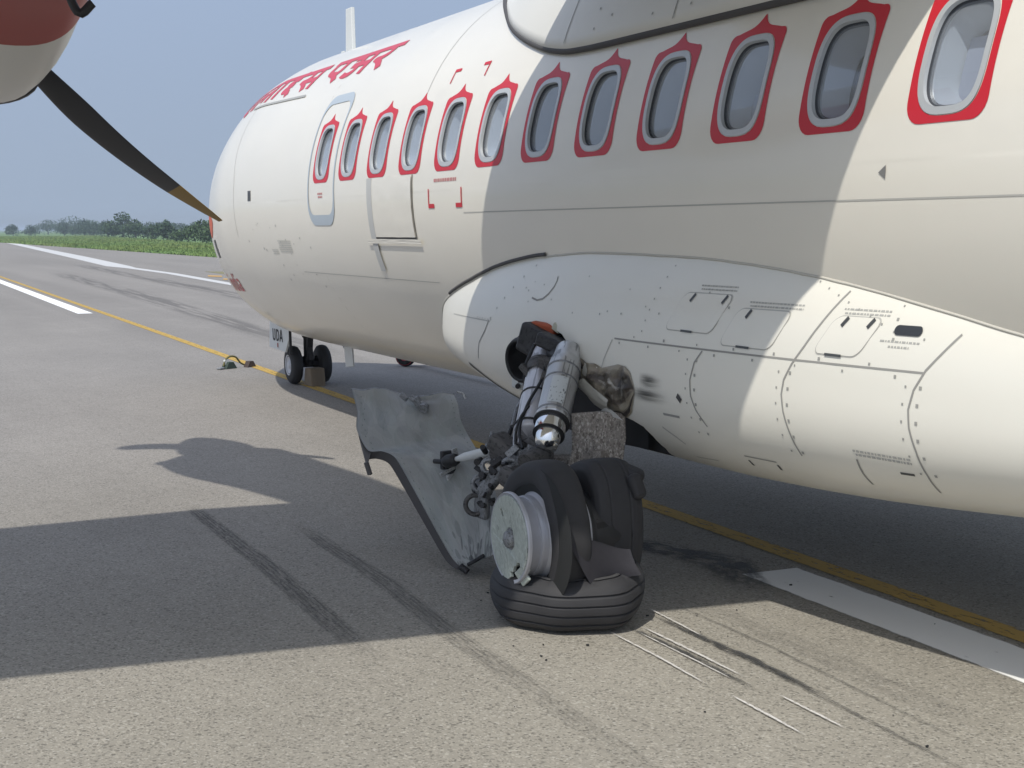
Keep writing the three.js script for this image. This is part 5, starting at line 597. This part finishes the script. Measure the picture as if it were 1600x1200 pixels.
// nose gear
{
  const NX = -10.77;
  const leg = mesh('nose_gear_leg', merge([lathe(V(NX + 0.06, 0.72, 0), V(NX, 0.22, 0), [[0.07, 0], [0.07, 0.35], [0.055, 0.37], [0.05, 0.8], [0.07, 0.82], [0.07, 1], [0, 1]], 24), cyl(V(NX, 0.222, -0.16), V(NX, 0.222, 0.16), 0.035), box([NX + 0.10, 0.48, 0.0], [0.06, 0.20, 0.07], [0, 0, -0.25], 0.01), box([NX + 0.12, 0.35, 0.0], [0.05, 0.16, 0.06], [0, 0, 0.3], 0.01), cyl(V(NX - 0.02, 0.5, 0), V(NX - 0.5, 0.72, 0), 0.025)]), M.darkMetal, plane);
  for (const s of [1, -1]) {
    const w = mesh('nose_wheel', lathe(V(NX, 0.222, s * 0.105), V(NX, 0.222, s * 0.245), [[0.10, 0], [0.125, 0.02], [0.185, 0.05], [0.212, 0.18], [0.222, 0.4], [0.222, 0.6], [0.212, 0.82], [0.185, 0.95], [0.125, 0.98], [0.11, 0.93], [0.10, 0.93]], 48), std(rgb(0.022, 0.022, 0.024), 0.75), plane);
    mesh('rim', merge([lathe(V(NX, 0.222, s * 0.20), V(NX, 0.222, s * 0.242), [[0.112, 0.8], [0.12, 1], [0.10, 0.75], [0.07, 0.35], [0.045, 0.4], [0.04, 0.9], [0, 1]], 36)]), std(rgb(0.55, 0.56, 0.6), 0.5, 0.1), w);
  }
  const sh = new THREE.Shape([[-0.38, 0.155], [0.42, 0.125], [0.40, 0.0], [0.235, -0.17], [-0.44, -0.155]].map((p) => new THREE.Vector2(...p))), dg = new THREE.ExtrudeGeometry(sh, { depth: 0.016, bevelEnabled: true, bevelThickness: 0.004, bevelSize: 0.004, bevelSegments: 1 }); dg.translate(-10.77, 0.565, 0.315);
  const nd = mesh('nose_gear_door', dg, M.whitePaint, plane);
  const let_ = canvasTex(256, 128, (c, w, h) => { c.clearRect(0, 0, w, h); c.fillStyle = '#1a1c22'; c.font = 'bold 92px sans-serif'; c.textAlign = 'center'; c.fillText('UDA', w / 2, 88); c.fillStyle = '#8c2c2c'; c.fillRect(118, 98, 18, 24); });
  const lg = new THREE.PlaneGeometry(0.60, 0.27); lg.translate(-10.83, 0.55, 0.3385); mesh('door_lettering', lg, new THREE.MeshStandardMaterial({ map: let_, transparent: true, roughness: 0.6, side: THREE.DoubleSide }), nd);
  mesh('door_stay', merge([cyl(V(-10.45, 0.66, 0.31), V(-10.55, 0.63, 0.05), 0.014), box([-10.36, 0.53, 0.32], [0.02, 0.30, 0.03], [0, 0, 0.0], 0.005), box([-10.38, 0.655, 0.18], [0.22, 0.03, 0.03], [0, 0.3, -0.1], 0.006)]), M.black, nd);
  const rd = mesh('nose_gear_door', merge([box([-8.86, 0.50, 0.12], [0.20, 0.29, 0.02], [0, 0.1, 0.12], 0.006)]), M.whitePaint, plane);
  mesh('door_stay', merge([cyl(V(-8.95, 0.58, 0.10), V(-9.45, 0.66, 0.06), 0.02), cyl(V(-8.95, 0.48, 0.10), V(-9.40, 0.62, 0.04), 0.016), box([-9.2, 0.60, 0.08], [0.12, 0.06, 0.03], [0, 0, 0.2], 0.008)]), M.castGrey, rd);
}
// ---------------------------------------------------------------- things on the ground
{
  const chock = (n, l, p, turn) => { const t = thing(n, l, 'wheel chock', p, turn); const s = new THREE.Shape([[-0.11, 0], [0.11, 0], [0.085, 0.19], [-0.06, 0.19]].map((q) => new THREE.Vector2(...q))), g = new THREE.ExtrudeGeometry(s, { depth: 0.16, bevelEnabled: true, bevelThickness: 0.008, bevelSize: 0.008, bevelSegments: 1 }); g.translate(0, 0.009, -0.08); mesh('wedge', g, M.wood, t); return t; };
  const c1 = chock('wheel_chock', 'tan wooden chock wedged behind the nose wheels', [-10.46, 0, 0.02], 0.1); void c1;
  const t = thing('rope_chock', 'small dark green and white chock with looped rope handle beside the yellow line', 'wheel chock', [-13.05, 0, 0.33], 0.5); t.scale.setScalar(0.78);
  const w = new THREE.Shape([[-0.12, 0], [0.12, 0], [0.05, 0.10], [-0.05, 0.10]].map((q) => new THREE.Vector2(...q))), wg = new THREE.ExtrudeGeometry(w, { depth: 0.12, bevelEnabled: true, bevelThickness: 0.006, bevelSize: 0.006, bevelSegments: 1 }); wg.rotateY(Math.PI / 2);
  mesh('wedge', wg.clone().translate(-0.06, 0.006, 0.10), std(rgb(0.03, 0.05, 0.04), 0.7), t); mesh('wedge', wg.clone().scale(0.8, 0.9, 0.8).translate(0.03, 0.006, -0.30), std(rgb(0.05, 0.035, 0.03), 0.7), t);
  mesh('rope', tube([V(0, 0.05, 0.22), V(0.0, 0.15, 0.17), V(0, 0.20, 0.06), V(0, 0.18, -0.06), V(0, 0.08, -0.16), V(0, 0.04, -0.24)], 0.016, 40), std(rgb(0.13, 0.12, 0.05), 0.9), t);
  mesh('white_plate', box([0.0, 0.10, 0.15], [0.03, 0.13, 0.09], [0.4, 0, 0], 0.02), M.whitePaint, t); mesh('foot', box([0.02, 0.02, 0.30], [0.08, 0.03, 0.16], [0, 0.3, 0], 0.01), M.castGrey, t);
  const tb = thing('tow_bar', 'tow bar with red hubbed wheel seen under the fuselage belly', 'tow bar', [-12.2, 0, -1.76], 0);
  const wh = (z) => { const d = V(0.75, 0, 0.66), c = V(0, 0.137, z), at = (k) => c.clone().addScaledVector(d, k), o = mesh('wheel', lathe(at(-0.06), at(0.06), [[0.06, 0], [0.11, 0.02], [0.132, 0.2], [0.137, 0.5], [0.132, 0.8], [0.11, 0.98], [0.06, 1]], 36), M.black, tb); mesh('hub', lathe(at(-0.05), at(0.068), [[0, 0], [0.116, 0.02], [0.12, 0.9], [0.05, 0.85], [0.025, 1], [0, 1]], 30), std(rgb(0.55, 0.09, 0.12), 0.5), o); };
  wh(0); wh(-0.5);
  mesh('bar', merge([cyl(V(0, 0.137, -0.5), V(0, 0.137, 0), 0.03), cyl(V(0.1, 0.12, -0.1), V(2.9, 0.10, -0.12), 0.035), box([0.12, 0.13, -0.15], [0.3, 0.06, 0.12], [0, 0, 0], 0.01)]), M.whitePaint, tb);
}
renderer.render(scene, camera);
